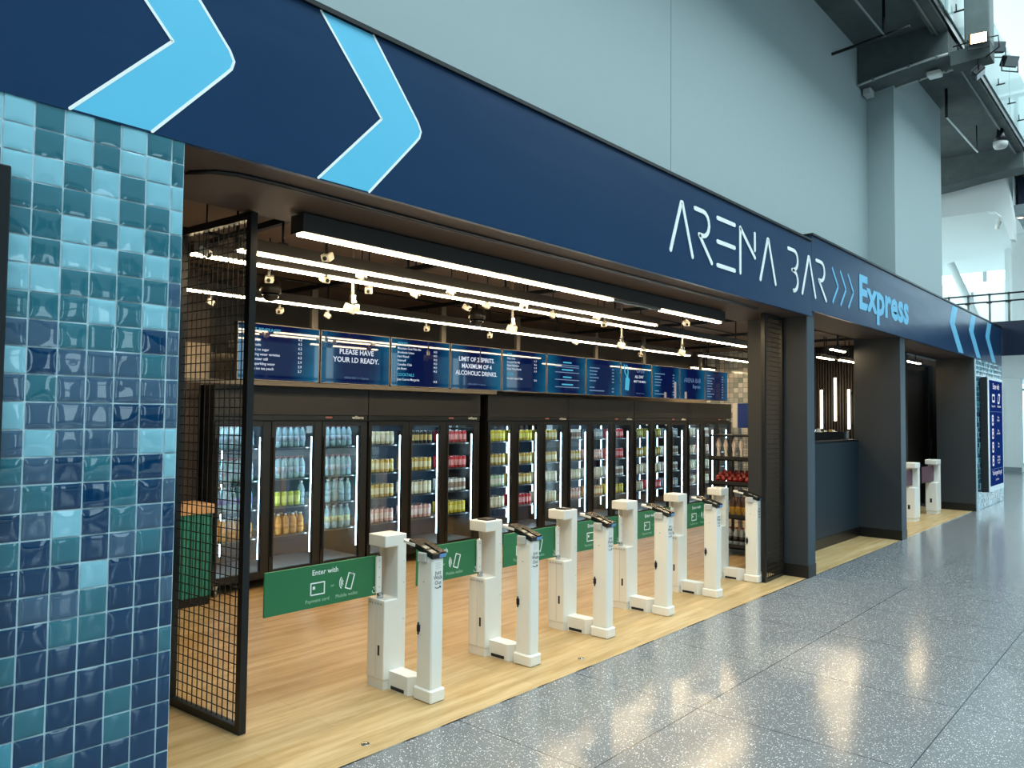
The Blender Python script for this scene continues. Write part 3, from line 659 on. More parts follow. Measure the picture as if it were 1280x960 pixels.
# ------------------------------------------------------------------ fridges
FRX = [(3.31, 1.695), (5.01, 1.695), (6.84, 1.63), (8.475, 1.67), (10.155, 1.68), (11.845, 1.655)]
Y0 = 6.5
SHELF = [.47, .74, 1.01, 1.315]
def fridge(i, x0, W, label):
    t = thing('drinks_fridge', label, 'fridge', (x0, Y0, 0), 0, 'black three door drinks fridges')
    D = .72; c = .02
    m = MB(); m.box((0, .04, .10), (.03, D, 1.90), 'fridge_black'); m.box((W-.03, .04, .10), (W, D, 1.90), 'fridge_black'); m.box((.03, D-.03, .10), (W-.03, D, 1.90), 'fridge_back')
    m.box((.03, .04, .10), (W-.03, D-.03, .16), 'fridge_inner'); m.box((.03, .04, 1.56), (W-.03, D-.03, 1.90), 'fridge_black'); m.build('body', t)
    m = MB(); m.box((0, 0, 1.635), (W-.004, .04, 1.90), 'fridge_header')
    hp = m.build('header_panel', t)
    for sx in (.05, W-.17):
        m = MB()
        for k in range(4):
            for j in range(8): m.prism([(sx+.028*k, 1.68+.024*j), (sx+.028*k+.008, 1.68+.024*j), (sx+.028*k+.02, 1.698+.024*j), (sx+.028*k+.012, 1.698+.024*j)], lambda u, v, tt: (u, -.001-tt, v), 0, .0006, 'kick')
        m.build('vent', hp)
    m = MB(); m.box((0, .005, 1.580), (W-.004, .04, 1.632), 'fridge_black', bevel=.003); cs = m.build('control_strip', t)
    m = MB(); m.box((W*.685, .003, 1.598), (W*.685+.10, .0055, 1.622), 'kick')
    fn = lambda u, v, tt: (u, .0025-tt, v)
    for k in range(4):
        for (a, b) in (((0, 0), (0, .016)), ((0, .016), (.012, .016)), ((.012, .016), (.012, 0)), ((0, .008), (.012, .008))):
            m.stroke([(W*.69+.02*k+a[0], 1.602+a[1]), (W*.69+.02*k+b[0], 1.602+b[1])], .003, fn, .0005, 'digits', caps=False)
    m.build('display', cs, label='small red temperature display')
    m = MB(); text_faces(m, 'williams', W*.965, 1.598, .046, fn, 'print_white', .0006, 'RIGHT', .015); m.build('lettering', cs)
    m = MB(); m.box((0, .03, .10), (W, .05, .16), 'fridge_black'); m.build('kick_plate', t)
    for sx in (.06, W-.06):
        for sy in (.05, D-.08):
            m = MB(); m.box((sx-.02, sy-.02, .07), (sx+.02, sy+.02, .10), 'chrome'); m.lathe([(.035, -.012), (.035, .012)], 'steel', 12, Matrix.Translation((sx, sy, .036)) @ Matrix.Rotation(PI/2, 4, 'Y')); m.build('castor', t)
    p = (W-.01)/3
    for d in range(3):
        a = .005+p*d; b = a+p-.006
        m = MB(); f = .045; fR = .085
        m.box((a, 0, .125), (a+f, .045, 1.572), 'fridge_black', bevel=.003); m.box((b-fR, 0, .125), (b, .045, 1.572), 'fridge_black', bevel=.003)
        m.box((a+f, .002, .125), (b-fR, .045, .175), 'fridge_black'); m.box((a+f, .002, 1.525), (b-fR, .045, 1.572), 'fridge_black'); dr = m.build('door', t)
        MB().box((a+f, .018, .175), (b-fR, .026, 1.525), 'door_glass').build('door_glass', dr)
        MB().box((a+.012, -.018, .30), (a+.030, 0.001, 1.42), 'matte_black', None, .004).build('handle', dr)
        for (sx, zz) in ((a+.052, 1.49), (b-.075, 1.42)):
            m = MB(); m.box((sx-.0035, .06, .28), (sx+.0035, .07, zz), 'led'); m.build('led_strip', t)
        m = MB(); m.box((a+.08, .075, 1.540), (b-.10, .088, 1.546), 'led'); m.build('led_strip', t)  # added bar hidden behind the door head, brightens the drinks
        m = MB(); m.box((a+.30, .44, .28), (a+.308, .45, 1.50), 'led'); m.build('led_strip', t)
        m = MB()
        for z in SHELF: m.box((a+.03, .10, z-.012), (b-.05, .60, z), 'steel')
        m.build('shelf', t)
    return t
fl_ = ['leftmost black drinks fridge, full of water bottles, partly behind the mesh screen', 'second black drinks fridge from the left, red cans at its right door', 'third black drinks fridge from the left, after the gap',
       'fourth black drinks fridge from the left', 'fifth black drinks fridge from the left', 'last black drinks fridge on the right, partly behind the snack rack']
for i, (x0, W) in enumerate(FRX): fridge(i, x0, W, fl_[i])

# drinks
CANC = {'cream': ('#d8cfae', '#e8e2cc'), 'gold': ('#c2a24a', '#e0d6ae'), 'black': ('#2a2420', '#c8b070'), 'red': ('#c42a34', '#e9a0a0'), 'pink': ('#dca8a0', '#efd9d2'), 'white': ('#e6e6e0', '#9a8478'),
        'yellow': ('#d6c02e', '#ece07a'), 'green': ('#b9d0b0', '#ebe6da'), 'lime': ('#b9c83a', '#dfe37c'), 'orange': ('#c98c46', '#e9d3a0'), 'olive': ('#9c9430', '#cfc878'), 'grey': ('#8f9aa0', '#d4d8da')}
for k, (a, b) in CANC.items(): P('can_'+k, a, .3, metal=.08, var=.05); P('canband_'+k, b, .3, metal=.05, var=.05)
P('can_lid', '#c9cdd0', .2, metal=.9); P('cap_red', '#8a2434', .4); P('label_blue', '#a9bdd2', .4); P('label_yellow', '#c9cfa8', .4); P('label_purple', '#7a6aa8', .4); P('cap_white', '#e8e8e8', .4)
R2 = .0295
def can_mesh(k):
    m = MB(); c, bnd, l = 'can_'+k, 'canband_'+k, 'can_lid'
    m.lathe([(.022, 0), (R2, .008), (R2, .04), (R2, .105), (R2, .130), (.024, .144), (.024, .149), (.020, .147)], c, 12, None, (0, 0, 0), [l, c, bnd, c, c, l, l])
    return m
def bottle_mesh(body, cap, lab, h=.20, r=.031):
    m = MB(); m.lathe([(r*.8, 0), (r, .008), (r, h*.25), (r*.97, h*.27), (r*.97, h*.55), (r, h*.57), (r, h*.66), (r*.75, h*.78), (r*.40, h*.90), (r*.38, h*.94)], body, 12)
    return m, MB().lathe([(r*.46, h*.92), (r*.46, h)], cap, 10), MB().lathe([(r*1.01, h*.29), (r*1.01, h*.53)], lab, 12)
DOORS = []     # (left x of the glass opening, width)
for x0, W in FRX:
    p = (W-.01)/3
    for d in range(3): a = x0+.005+p*d; DOORS.append((a+.058, p-.006-.058-.088))
shelf_name = ['lowest', 'third', 'second', 'top']     # by index into SHELF
proto = {}
CANROWS = {3: 'cream gold gold pink', 4: 'black gold cream pink', 5: 'red red white yellow', 6: 'yellow gold green cream', 7: 'yellow gold gold red', 8: 'gold gold cream cream', 9: 'white gold cream pink',
           10: 'grey pink cream orange', 11: 'red red white yellow', 12: 'olive gold cream cream', 13: 'olive olive cream red', 14: 'grey white white grey', 15: 'cream cream green white', 16: 'white pink green cream'}
def can_at(k, x, y, z, label, grp):
    if k not in proto:
        o = can_mesh(k).build('drink_can', None, (x, y, z)); proto[k] = o
    else:
        o = proto[k].copy(); COL.objects.link(o); o.location = (x, y, z)
    o.rotation_euler = (0, 0, R.uniform(0, 6)); tag(o, label, 'can', grp); return o
back = MB()
for d, spec in CANROWS.items():
    for s_, k in enumerate(spec.split()):
        z = SHELF[3-s_]; x0, wd = DOORS[d]
        n = 6; stp = .066
        for c in range(n):
            x = x0+.012+stp*(c+.5)
            can_at(k, x, Y0+.155+R.uniform(-.004, .004), z, '%s drink can %s from left on the %s shelf behind the %s fridge door' % (k, ORD[c+1], ('top', 'second', 'third', 'lowest')[s_], ORD[d+1]), 'drink cans in the fridges')
            for rr in range(2):
                pr = [(.022, 0), (R2, .008), (R2, .130), (.024, .146), (.020, .146)]
                back.lathe(pr, 'can_'+k, 8, None, (x+R.uniform(-.005, .005), Y0+.225+.07*rr, z), ['can_lid', 'can_'+k, 'can_'+k, 'can_lid'])
o = back.build('drink_can_stock'); o['kind'] = 'stuff'; tag(o, 'drink cans standing behind the front rows in the fridges', 'cans'); 
def bottle_at(key, args, x, y, z, label, grp, cat='bottle'):
    if key not in proto:
        b, c, l = bottle_mesh(*args); o = b.build('drink_bottle', None, (x, y, z)); c.build('cap', o).location = (0, 0, 0); l.build('wrap', o).location = (0, 0, 0); proto[key] = o; tag(o, label, cat, grp)
    else: o = copy_tree(proto[key], (x, y, z), label, None, grp)
    return o
WAT = ('water', 'cap_red', 'label_blue', .215, .031); JUI = ('juice', 'cap_white', 'juice', .2, .033); BIG = ('water', 'cap_white', 'label_yellow', .24, .036); SPO = ('water', 'cap_white', 'label_purple', .22, .034); CLR = ('water', 'cap_white', 'water', .24, .036)
plan = {0: [(WAT, 'clear water'), (WAT, 'clear water'), (SPO, 'purple sports'), (JUI, 'orange juice')], 1: [(WAT, 'clear water'), (WAT, 'clear water'), None, (JUI, 'orange juice')], 2: [(WAT, 'clear water'), (WAT, 'clear water'), (CLR, 'large clear'), (BIG, 'yellow labelled water')]}
for d, rows in plan.items():
    x0, wd = DOORS[d]
    for s_, it in enumerate(rows):
        z = SHELF[3-s_]
        if it is None:
            for c in range(5): can_at('lime', x0+wd/5.6*(c+.45), Y0+.155, z, 'lime drink can %s from left on the third shelf behind the second fridge door' % ORD[c+1], 'drink cans in the fridges')
            bottle_at(str(CLR), CLR, x0+wd-.03, Y0+.17, z, 'single large clear bottle at the right of the lime cans, second fridge door', 'bottles in the first fridge')
            continue
        a, nm = it; n = 6 if a[4] < .0315 else 5
        for row, yy in enumerate((.155, .235)):
            for c in range(n):
                bottle_at(str(a), a, x0+wd/n*(c+.5), Y0+yy+R.uniform(-.003, .003), z, '%s bottle %s from left in the %s row, %s shelf, %s fridge door' % (nm, ORD[c+1], ('front', 'rear')[row], ('top', 'second', 'third', 'lowest')[s_], ORD[d+1]), 'bottles in the first fridge')

# ------------------------------------------------------------------ menu screens
def bars(m, u, v, ws, h, step, fn, key):
    for k, w_ in enumerate(ws): m.prism([(u, v-step*k), (u+w_, v-step*k), (u+w_, v-step*k+h), (u, v-step*k+h)], fn, 0, .0008, key)
def screen(i, label, draw):
    x0 = 3.40+.868*i; W = .852; z0, z1 = 1.945, 2.465; y = 6.30
    t = thing('menu_screen', label, 'screen', (x0+W/2, y, z0), 0, 'blue menu screens in a row'); org = (x0+W/2, y, z0)
    m = MB(org); m.box((x0, y+.004, z0), (x0+W, y+.06, z1), 'matte_black'); m.box((x0, y, z0), (x0+W, y+.004, z0+.008), 'grey_post'); m.box((x0, y, z1-.008), (x0+W, y+.004, z1), 'grey_post'); m.box((x0, y, z0), (x0+.008, y+.004, z1), 'grey_post'); m.box((x0+W-.008, y, z0), (x0+W, y+.004, z1), 'grey_post'); m.build('frame', t)
    M['disp%d' % i] = m_display('menu_display_%d' % i, i)
    m = MB(org); m.box((x0+.008, y+.001, z0+.008), (x0+W-.008, y+.006, z1-.008), 'disp%d' % i); m.build('display', t)
    m = MB(org); draw(m, lambda u, v, tt: (x0+u*W, y-.0002-tt, z0+v*(z1-z0)), lambda *a: None); m.build('lettering', t)
    m = MB(org); m.box((x0+W/2-.03, y+.06, z1-.2), (x0+W/2+.03, y+.14, z1-.1), 'grey_post'); m.build('mount', t)
def T(m, fn, txt, u, v, s, key='text_lit', al='LEFT', b=.01):
    W, H = .852, .52
    f2 = lambda a, c, tt: fn(u+a/W, v+c/H, tt)
    text_faces(m, txt, 0, 0, s, f2, key, .001, al, b)
def logo(m, fn, u=.5, v=.11, s=.028, key='text_dim'): T(m, fn, 'ARENA BAR >>> Express', u, v, s, key, 'CENTER', .0)
def lst(items, prices, head=None, head2=None, items2=(), prices2=(), s=.034):
    def d(m, fn, _):
        v = .86
        if head: T(m, fn, head, .1, v, .044, 'text_cyan'); v -= .09
        for k, t_ in enumerate(items):
            T(m, fn, t_, .1, v, s); T(m, fn, prices[k], .77, v-.02, s, 'text_lit', 'RIGHT'); v -= .083
        if head2:
            v -= .05; T(m, fn, head2, .1, v, .044, 'text_cyan'); v -= .09
            for k, t_ in enumerate(items2): T(m, fn, t_, .1, v, s); T(m, fn, prices2[k], .77, v-.02, s, 'text_lit', 'RIGHT'); v -= .083
    return d
def lines(ws, head=True):
    def d(m, fn, _):
        for k, w_ in enumerate(ws):
            v = .82-.088*k
            if w_ > 0:
                m.prism([(.09, v), (.09+w_, v), (.09+w_, v+.028), (.09, v+.028)], fn, 0, .0008, 'text_dim'); m.prism([(.74, v-.01), (.80, v-.01), (.80, v+.02), (.74, v+.02)], fn, 0, .0008, 'text_dim')
    return d
def msg(*L):
    def d(m, fn, _):
        for k, t_ in enumerate(L): T(m, fn, t_, .5, .58-.155*k+(.06 if len(L) > 2 else 0), .072, 'text_lit', 'CENTER', .02)
        logo(m, fn)
    return d
def info(m, fn, _):
    for k in range(4):
        v = .80-.19*k; m.prism([(.40-.03*(k % 2), v), (.62+.04*(k % 2), v), (.62+.04*(k % 2), v+.035), (.40-.03*(k % 2), v+.035)], fn, 0, .0008, 'text_cyan')
        for j in range(2 if k == 0 else 1): m.prism([(.20, v-.062-.05*j), (.82, v-.062-.05*j), (.82, v-.04-.05*j), (.20, v-.04-.05*j)], fn, 0, .0008, 'text_dim')
def open_d(m, fn, _):
    T(m, fn, 'OPEN', .62, .72, .085, 'text_dim', 'CENTER', .01); T(m, fn, 'ALL DAY', .58, .56, .06, 'text_lit', 'CENTER', .015); T(m, fn, 'MEET THE MENU', .60, .43, .045, 'text_lit', 'CENTER', .015)
    m.stroke([(.10, .92), (.12, .7), (.2, .55), (.22, .72), (.17, .92)], .03, fn, .0008, 'text_cyan', caps=False)
    m.prism([(.12, .2), (.24, .18), (.27, .5), (.22, .58), (.14, .55)], fn, 0, .0008, 'text_cyan'); logo(m, fn, .62, .1, .022)
def logo_d(m, fn, _): T(m, fn, 'ARENA BAR', .5, .55, .11, 'text_dim', 'CENTER', -.005); T(m, fn, 'Express', .66, .38, .085, 'text_dim', 'CENTER', .01)
SCR = [('leftmost menu screen listing soft drinks, half behind the mesh screen post', lst(['Pepsi', 'Pepsi Max', 'Lemonade', 'Sunkist no sugar', 'Sparkling water varieties', 'Cool water still', 'Cool sparkling water', 'Lipton ice tea peach'], ['6.2', '6.2', '6.2', '6.2', '6.2', '5.9', '5.9', '5.7'], 'SOFT BEVERAGES')),
       ('second menu screen from the left asking for identification', msg('PLEASE HAVE', 'YOUR I.D READY.')),
       ('third menu screen from the left listing spirits and cocktails', lst(['Mountain Goat Pale Ale', 'Brookvale Union', 'Hard Rated', 'Smirnoff', 'Canadian Club', 'Jim Beam'], ['14.3']*6, 'SPIRITS', 'COCKTAILS', ['Jose Cuervo Margarita'], ['14.8'])),
       ('fourth menu screen from the left about a drinks limit', msg('LIMIT OF 2 SPIRITS.', 'MAXIMUM OF 4', 'ALCOHOLIC DRINKS.')),
       ('fifth menu screen from the left listing beer and cider', lst(['Hahn Ultra', 'Iron Jack Pale Ale', 'Great Northern', 'Stone Wood Pacific'], ['11.7', '10.6', '11.9', '11.9'], 'BEER', 'CIDER', ['Iron Jack Apple Cider'], ['12.4'])),
       ('sixth menu screen from the left, four centred paragraphs of small text', info),
       ('seventh menu screen from the left, small price list crossed by lamp reflections', lines([0, .28, .22, .2, .26, .18, 0, .14, .42])),
       ('eighth menu screen from the left with a pale blue figure', open_d),
       ('ninth menu screen from the left, long narrow price list', lines([0, .36, .2, .26, .22, .2, 0, .15, .34])),
       ('tenth menu screen from the left with only the bar emblem', logo_d),
       ('last menu screen on the right, next to the mosaic wall', lines([.14, .3, .2, .24, .2, .24, .15, .3, .2]))]
for i, (lab, d) in enumerate(SCR): screen(i, lab, d)
m = MB(); m.box((3.4, 6.42, 2.24), (12.95, 6.46, 2.30), 'grey_post'); o = m.build('screen_rail'); tag(o, 'grey horizontal rail carrying the row of menu screens', 'rail')
for i, x in enumerate((4.30, 6.04, 7.35, 9.08, 10.38, 12.25)):
    m = MB(); m.box((x-.035, 6.46, 2.2), (x+.035, 6.50, 2.95), 'grey_post'); o = m.build('hanging_post'); tag(o, 'grey post rising from the menu screens to the ceiling, %s from left' % ORD[i+1], 'post', 'posts above the menu screens')

# ------------------------------------------------------------------ green bin, snack rack, blue sign
t = thing('waste_bin', 'green slatted bin with a pale wooden top, behind the mesh screen', 'bin', (3.0, 6.52, 0)); org = (3.0, 6.52, 0)
m = MB(org); m.box((2.72, 6.36, .08), (3.24, 6.70, .78), 'bin_green')
for k in range(18): m.box((2.725+.029*k, 6.35, .08), (2.743+.029*k, 6.36, .78), 'bin_green')
m.build('body', t); MB(org).box((2.71, 6.34, .78), (3.25, 6.71, .86), 'bin_wood', None, .004).build('top', t); MB(org).box((2.73, 6.37, 0), (3.23, 6.69, .08), 'kick').build('plinth', t)
RX = 8.6
t = thing('snack_rack', 'dark metal snack rack with four slanted trays behind the last gates', 'rack', (8.9, 4.1, 0)); org = (8.9, 4.1, 0)
for a in (3.68, 4.42):
    for b in (8.60, 9.2): MB(org).box((b, a-.012, 0), (b+.024, a+.012, 1.44), 'black_metal').build('upright', t)
for z in (1.13, .83, .44, .09):
    m = MB(org); m.box((RX-.02, 3.67, z), (9.2, 4.43, z+.015), 'matte_black'); m.box((RX-.02, 3.67, z), (RX-.005, 4.43, z+.055), 'matte_black'); m.build('tray', t)
m = MB(org); m.box((8.60, 3.67, 1.42), (9.22, 4.43, 1.44), 'black_metal'); m.build('top_rail', t)
m = MB(org)
for k in range(14): m.box((9.205, 3.68+.055*k, .1), (9.209, 3.684+.055*k, 1.42), 'black_metal')
for k in range(20): m.box((9.2, 3.68, .12+.065*k), (9.205, 4.42, .124+.065*k), 'black_metal')
m.build('wire_back', t)
def packet(name, hx1, hx2, label, loc, rx, rz, h, w_, grp, twist=False):
    m = MB(); n = 6; vs = []; fs = []
    for j in range(n+1):
        f = j/n; wj = w_*(.55+.45*math.sin(PI*min(1, max(.0, f*1.0))))*.5; dj = w_*.28*math.sin(PI*f)+.002
        if twist: wj *= (.7+.3*math.cos(f*9))
        for k in range(8):
            a = 2*PI*k/8; vs.append((wj*math.cos(a), dj*math.sin(a), f*h))
    for j in range(n):
        for k in range(8): fs.append((j*8+k, j*8+(k+1) % 8, (j+1)*8+(k+1) % 8, (j+1)*8+k))
    fs.append(tuple(range(8))[::-1]); fs.append(tuple(n*8+k for k in range(8)))
    half = len(fs)//2
    m.add(vs, fs[:half], hx1, True); b = [f for f in fs[half:]]; m.add(vs, b, hx2, True)
    o = m.build(name, None, loc); o.rotation_euler = (rx, R.uniform(-.1, .1), rz); tag(o, label, 'packet', grp); return o
P('pack_white', '#f0e8de', .3); P('pack_mauve', '#e0d2cc', .3); P('pack_red', '#7a1218', .25); P('pack_red2', '#96302c', .25); P('pack_gold', '#b08a3a', .3); P('pack_dark', '#4a2c20', .3)
for k in range(7):
    packet('snack_packet', 'pack_white', 'pack_mauve', 'tall pale twisted packet %s from left on the top tray of the snack rack' % ORD[k+1], (8.67, 4.34-.10*k, 1.152), 0, 1.57+R.uniform(-.3, .3), .25, .075, 'tall packets on the rack top tray', True)
for r in range(3):
    for k in range(9):
        packet('snack_packet', 'pack_red', 'pack_red2', 'red packet %s from left in the %s row on the second rack tray' % (ORD[k+1], ('front', 'middle', 'rear')[r]), (8.67+.09*r, 4.35-.075*k, .852+.03*r), 0, 1.57+R.uniform(-.4, .4), .095, .075, 'red packets on the second rack tray')
for k in range(8):
    packet('snack_packet', 'pack_gold', 'pack_dark', 'golden packet %s from left on the third tray of the snack rack' % ORD[k+1], (8.68, 4.34-.085*k, .462), 0, 1.57+R.uniform(-.2, .2), .24, .085, 'golden packets on the third rack tray')
SAU = ('can_grey', 'cap_red', 'label_blue', .23, .034)
for k in range(9):
    bottle_at('sauce', ('can_grey', 'cap_red', 'can_black', .23, .036), 8.68, 4.35-.077*k, .106, 'dark capped bottle %s from left on the bottom tray of the snack rack' % ORD[k+1], 'bottles on the bottom rack tray')
t = thing('totem_sign', 'blue faced sign with a white edge standing above the snack rack', 'sign', (9.35, 4.38, 0)); org = (9.35, 4.38, 0)
m = MB(org); m.box((9.34, 4.37, 0), (9.37, 4.40, 1.52), 'steel'); m.box((9.27, 4.30, 0), (9.44, 4.47, .015), 'steel'); m.build('post', t)
m = MB(org); m.box((9.32, 4.29, 1.52), (9.40, 4.40, 1.835), 'sign_blue'); m.build('face', t); m = MB(org); m.box((9.315, 4.40, 1.515), (9.405, 4.47, 1.84), 'gate_white', bevel=.004); m.build('edge', t)

# ------------------------------------------------------------------ kitchen hatch
t = thing('hatch_counter', 'dark counter box in the kitchen hatch between the two dark jambs', 'counter', (9.8, 3.7, 1.33)); org = (9.8, 3.7, 1.33)
MB(org).box((9.3, 3.55, 1.332), (11.355, 3.95, 1.36), 'black_metal', None, .003).build('worktop', t); MB(org).box((9.3, 3.68, 1.36), (11.355, 3.72, 1.47), 'terminal_black').build('splash_guard', t)
for k in range(9):
    m = MB(); hh = R.uniform(.10, .17); m.lathe([(.03, 0), (.035, .01), (.035, hh*.7), (.02, hh*.85), (.022, hh)], R.choice(['steel', 'gate_white', 'pack_gold', 'can_lid']), 10)
    o = m.build('condiment_jar', None, (9.75+.17*k, 3.80+R.uniform(-.03, .03), 1.36)); tag(o, 'small jar %s from left on the kitchen hatch counter' % ORD[k+1], 'jar', 'jars on the hatch counter')
for i, (y, z0, z1, d) in enumerate(((4.95, 1.47, 2.16, 'left'), (4.71, 1.61, 2.37, 'middle, highest'), (4.48, 1.47, 2.16, 'right'))):
    org = (13.85, y, z0); t = thing('wall_tube_light', '%s of three upright glowing tubes on the slatted kitchen wall' % d, 'light', org, 0, 'upright tubes on the slatted wall')
    m = MB(org); m.tube([(13.85, y, z0), (13.85, y, z1)], .022, 'tube', 10); m.build('tube', t); m = MB(org); m.box((13.87, y-.012, z0+.05), (14.01, y+.012, z0+.08), 'black_metal'); m.box((13.87, y-.012, z1-.08), (14.01, y+.012, z1-.05), 'black_metal'); m.build('clip', t)

# ------------------------------------------------------------------ information board on the right tiled wall
t = thing('info_board', 'tall blue instruction board with silver frame on the far right tiled wall', 'sign', (17.0, 2.9, .3)); org = (17.0, 2.9, .3)
m = MB(org); m.box((16.36, 2.83, .32), (17.82, 2.948, 2.45), 'matte_black'); m.build('cabinet', t)
m = MB(org); m.box((16.36, 2.822, .32), (17.82, 2.83, 2.45), 'sign_silver'); m.build('frame', t)
m = MB(org); m.box((16.50, 2.818, .42), (17.76, 2.822, 2.40), 'sign_lit'); fc = m.build('display', t)
fn = lambda u, v, tt: (16.5+u*1.26, 2.8175-tt, .42+v*1.98)
def TB(m, txt, u, v, s, b=.012): text_faces(m, txt, 0, 0, s, lambda a, c, tt: fn(u+a/1.26, v+c/1.98, tt), 'text_lit', .001, 'CENTER', b)
m = MB(org); TB(m, 'Enter with', .5, .92, .15, .02)
m.stroke([(.2, .80), (.38, .80), (.38, .86), (.2, .86)], .02, fn, .001, 'text_lit', True, False); m.stroke([(.62, .79), (.74, .79), (.80, .87), (.68, .87)], .02, fn, .001, 'text_lit', True, False)
TB(m, 'Payment card', .28, .745, .06); TB(m, 'Mobile wallet', .72, .745, .06)
for z in (.70, .155): m.prism([(.04, z), (.96, z), (.96, z+.003), (.04, z+.003)], fn, 0, .001, 'text_dim')
for k, L in enumerate((('Open', 'your pass'), ('Tap to', 'enter the bar'), ('Take', 'items'), ('We check', 'your I.D at', 'the exit'))):
    v = .62-.128*k
    m.stroke([(.16, v-.04), (.26, v-.04), (.26, v+.04), (.16, v+.04)], .02, fn, .001, 'text_lit', True, False); m.prism([(.18, v-.01), (.24, v-.01), (.24, v+.02), (.18, v+.02)], fn, 0, .001, 'text_lit')
    for j, s_ in enumerate(L): TB(m, s_, .64, v+.02-.028*j, .062)
TB(m, "You're good to go!", .5, .10, .12, .015); TB(m, 'Just Walk Out', .5, .045, .05)
m.build('lettering', fc)

# ------------------------------------------------------------------ gallery fittings, upper right
t = thing('suspended_tube', 'thin white tube hung lengthwise under the concrete slab, before the beam', 'light', (9.2, 2.72, 6.3)); org = (9.2, 2.72, 6.3)
m = MB(org); m.tube([(7.0, 2.72, 6.3), (9.72, 2.70, 6.3)], .012, 'conduit_grey', 6); m.build('tube', t); m = MB(org); m.tube([(9.72, 2.70, 6.28), (9.72, 2.70, 6.75)], .018, 'black_metal', 6); m.tube([(7.4, 2.72, 6.3), (7.4, 2.72, 6.75)], .01, 'black_metal', 6); m.build('hanger', t)
m = MB(); m.tube([(9.83, 3.42, 6.30), (9.75, 2.42, 6.32)], .02, 'black_metal', 6); o = m.build('cross_bar'); tag(o, 'dark bar reaching out from the white upper wall under the slab', 'bar')
t = thing('suspended_tube', 'thin white tube hung lengthwise under the concrete slab, beyond the wall pier', 'light', (14, 2.72, 6.3)); org = (14, 2.72, 6.3)
m = MB(org); m.tube([(13.06, 2.74, 6.3), (15.1, 2.70, 6.3)], .014, 'print_white', 6); m.build('tube', t); m = MB(org); m.tube([(13.06, 2.74, 6.3), (13.06, 2.74, 6.75)], .022, 'black_metal', 6); m.tube([(15.05, 2.7, 6.3), (15.05, 2.7, 6.75)], .01, 'black_metal', 6); m.build('hanger', t)
bz = lambda y: 6.32-.10*(max(0, (y-2.24)/1.1))**1.7
for xb, d in ((10.785, 'near'), (11.315, 'far')):
    m = MB(); m.tube([(xb, 2.24+.11*k, bz(2.24+.11*k)-.012) for k in range(11)], .016, 'gate_grey', 6)
    for k in (1, 4, 8): m.box((xb-.025, 2.24+.11*k, bz(2.24+.11*k)-.03), (xb+.025, 2.27+.11*k, bz(2.24+.11*k)+.002), 'conduit_grey')
    o = m.build('beam_conduit'); tag(o, 'grey conduit along the %s lower edge of the curved concrete beam' % d, 'conduit')
t = thing('beam_light', 'small white light fitting under the outer end of the curved concrete beam', 'light', (11.2, 2.5, 6.2)); org = (11.2, 2.5, 6.2)
m = MB(org); m.box((11.10, 2.40, 6.22), (11.26, 2.56, 6.28), 'gate_white', bevel=.008); m.build('body', t); MB(org).box((11.115, 2.415, 6.215), (11.245, 2.545, 6.222), 'print_white').build('cover', t)
m = MB(); m.box((10.95, 3.22, 6.12), (11.12, 3.32, 6.215), 'gate_grey', bevel=.006); o = m.build('junction_box'); tag(o, 'small grey junction box at the wall end of the curved beam', 'box')
m = MB(); m.tube([(-15, 2.36, 6.60), (10.8, 2.36, 6.60)], .014, 'conduit_grey', 6); m.tube([(11.3, 2.36, 6.60), (20.3, 2.36, 6.60)], .014, 'conduit_grey', 6); o = m.build('edge_conduit'); tag(o, 'thin grey conduit running along the edge of the concrete slab', 'conduit')
def flood(loc, rz, tilt, label, lit=False, up=-1):
    t = thing('floodlight', label, 'floodlight', loc, rz, 'floodlights on the slab edge bracket')
    Tm = Matrix.Rotation(tilt, 4, 'X')
    m = MB(); m.box((-.10, -.04, -.07), (.10, .04, .07), 'black_metal', Tm, bevel=.012)
    for k in range(5): m.box((-.08+.036*k, .04, -.06), (-.07+.036*k, .06, .06), 'black_metal', Tm)
    m.build('housing', t); MB().box((-.085, -.044, -.055), (.085, -.041, .055), 'flood' if lit else 'steel', Tm).build('lamp_face', t)
    m = MB(); m.tube([(-.115, 0, 0), (-.115, 0, .13*up), (.115, 0, .13*up), (.115, 0, 0)], .009, 'black_metal', 6); m.build('yoke', t)
    return t
flood((10.78, 1.90, 6.40), -1.35, .35, 'lit warm floodlight on top of the slab edge bracket', True)
flood((11.34, 1.80, 6.46), -.9, .3, 'upper dark floodlight at the outer end of the bracket')
flood((11.36, 1.66, 6.24), -.7, .5, 'lower dark floodlight at the outer end of the bracket')
flood((11.04, 1.95, 6.07), .2, .9, 'dark floodlight hanging below the slab edge bracket', False, 1)
m = MB(); m.tube([(10.88, 2.20, 6.42), (10.88, 1.9, 6.43), (10.86, 1.70, 6.40), (10.85, 1.69, 6.25), (10.88, 1.85, 6.17)], .009, 'black_metal', 6); o = m.build('cable_loop'); tag(o, 'loose black cable looped around the slab edge bracket', 'cable')
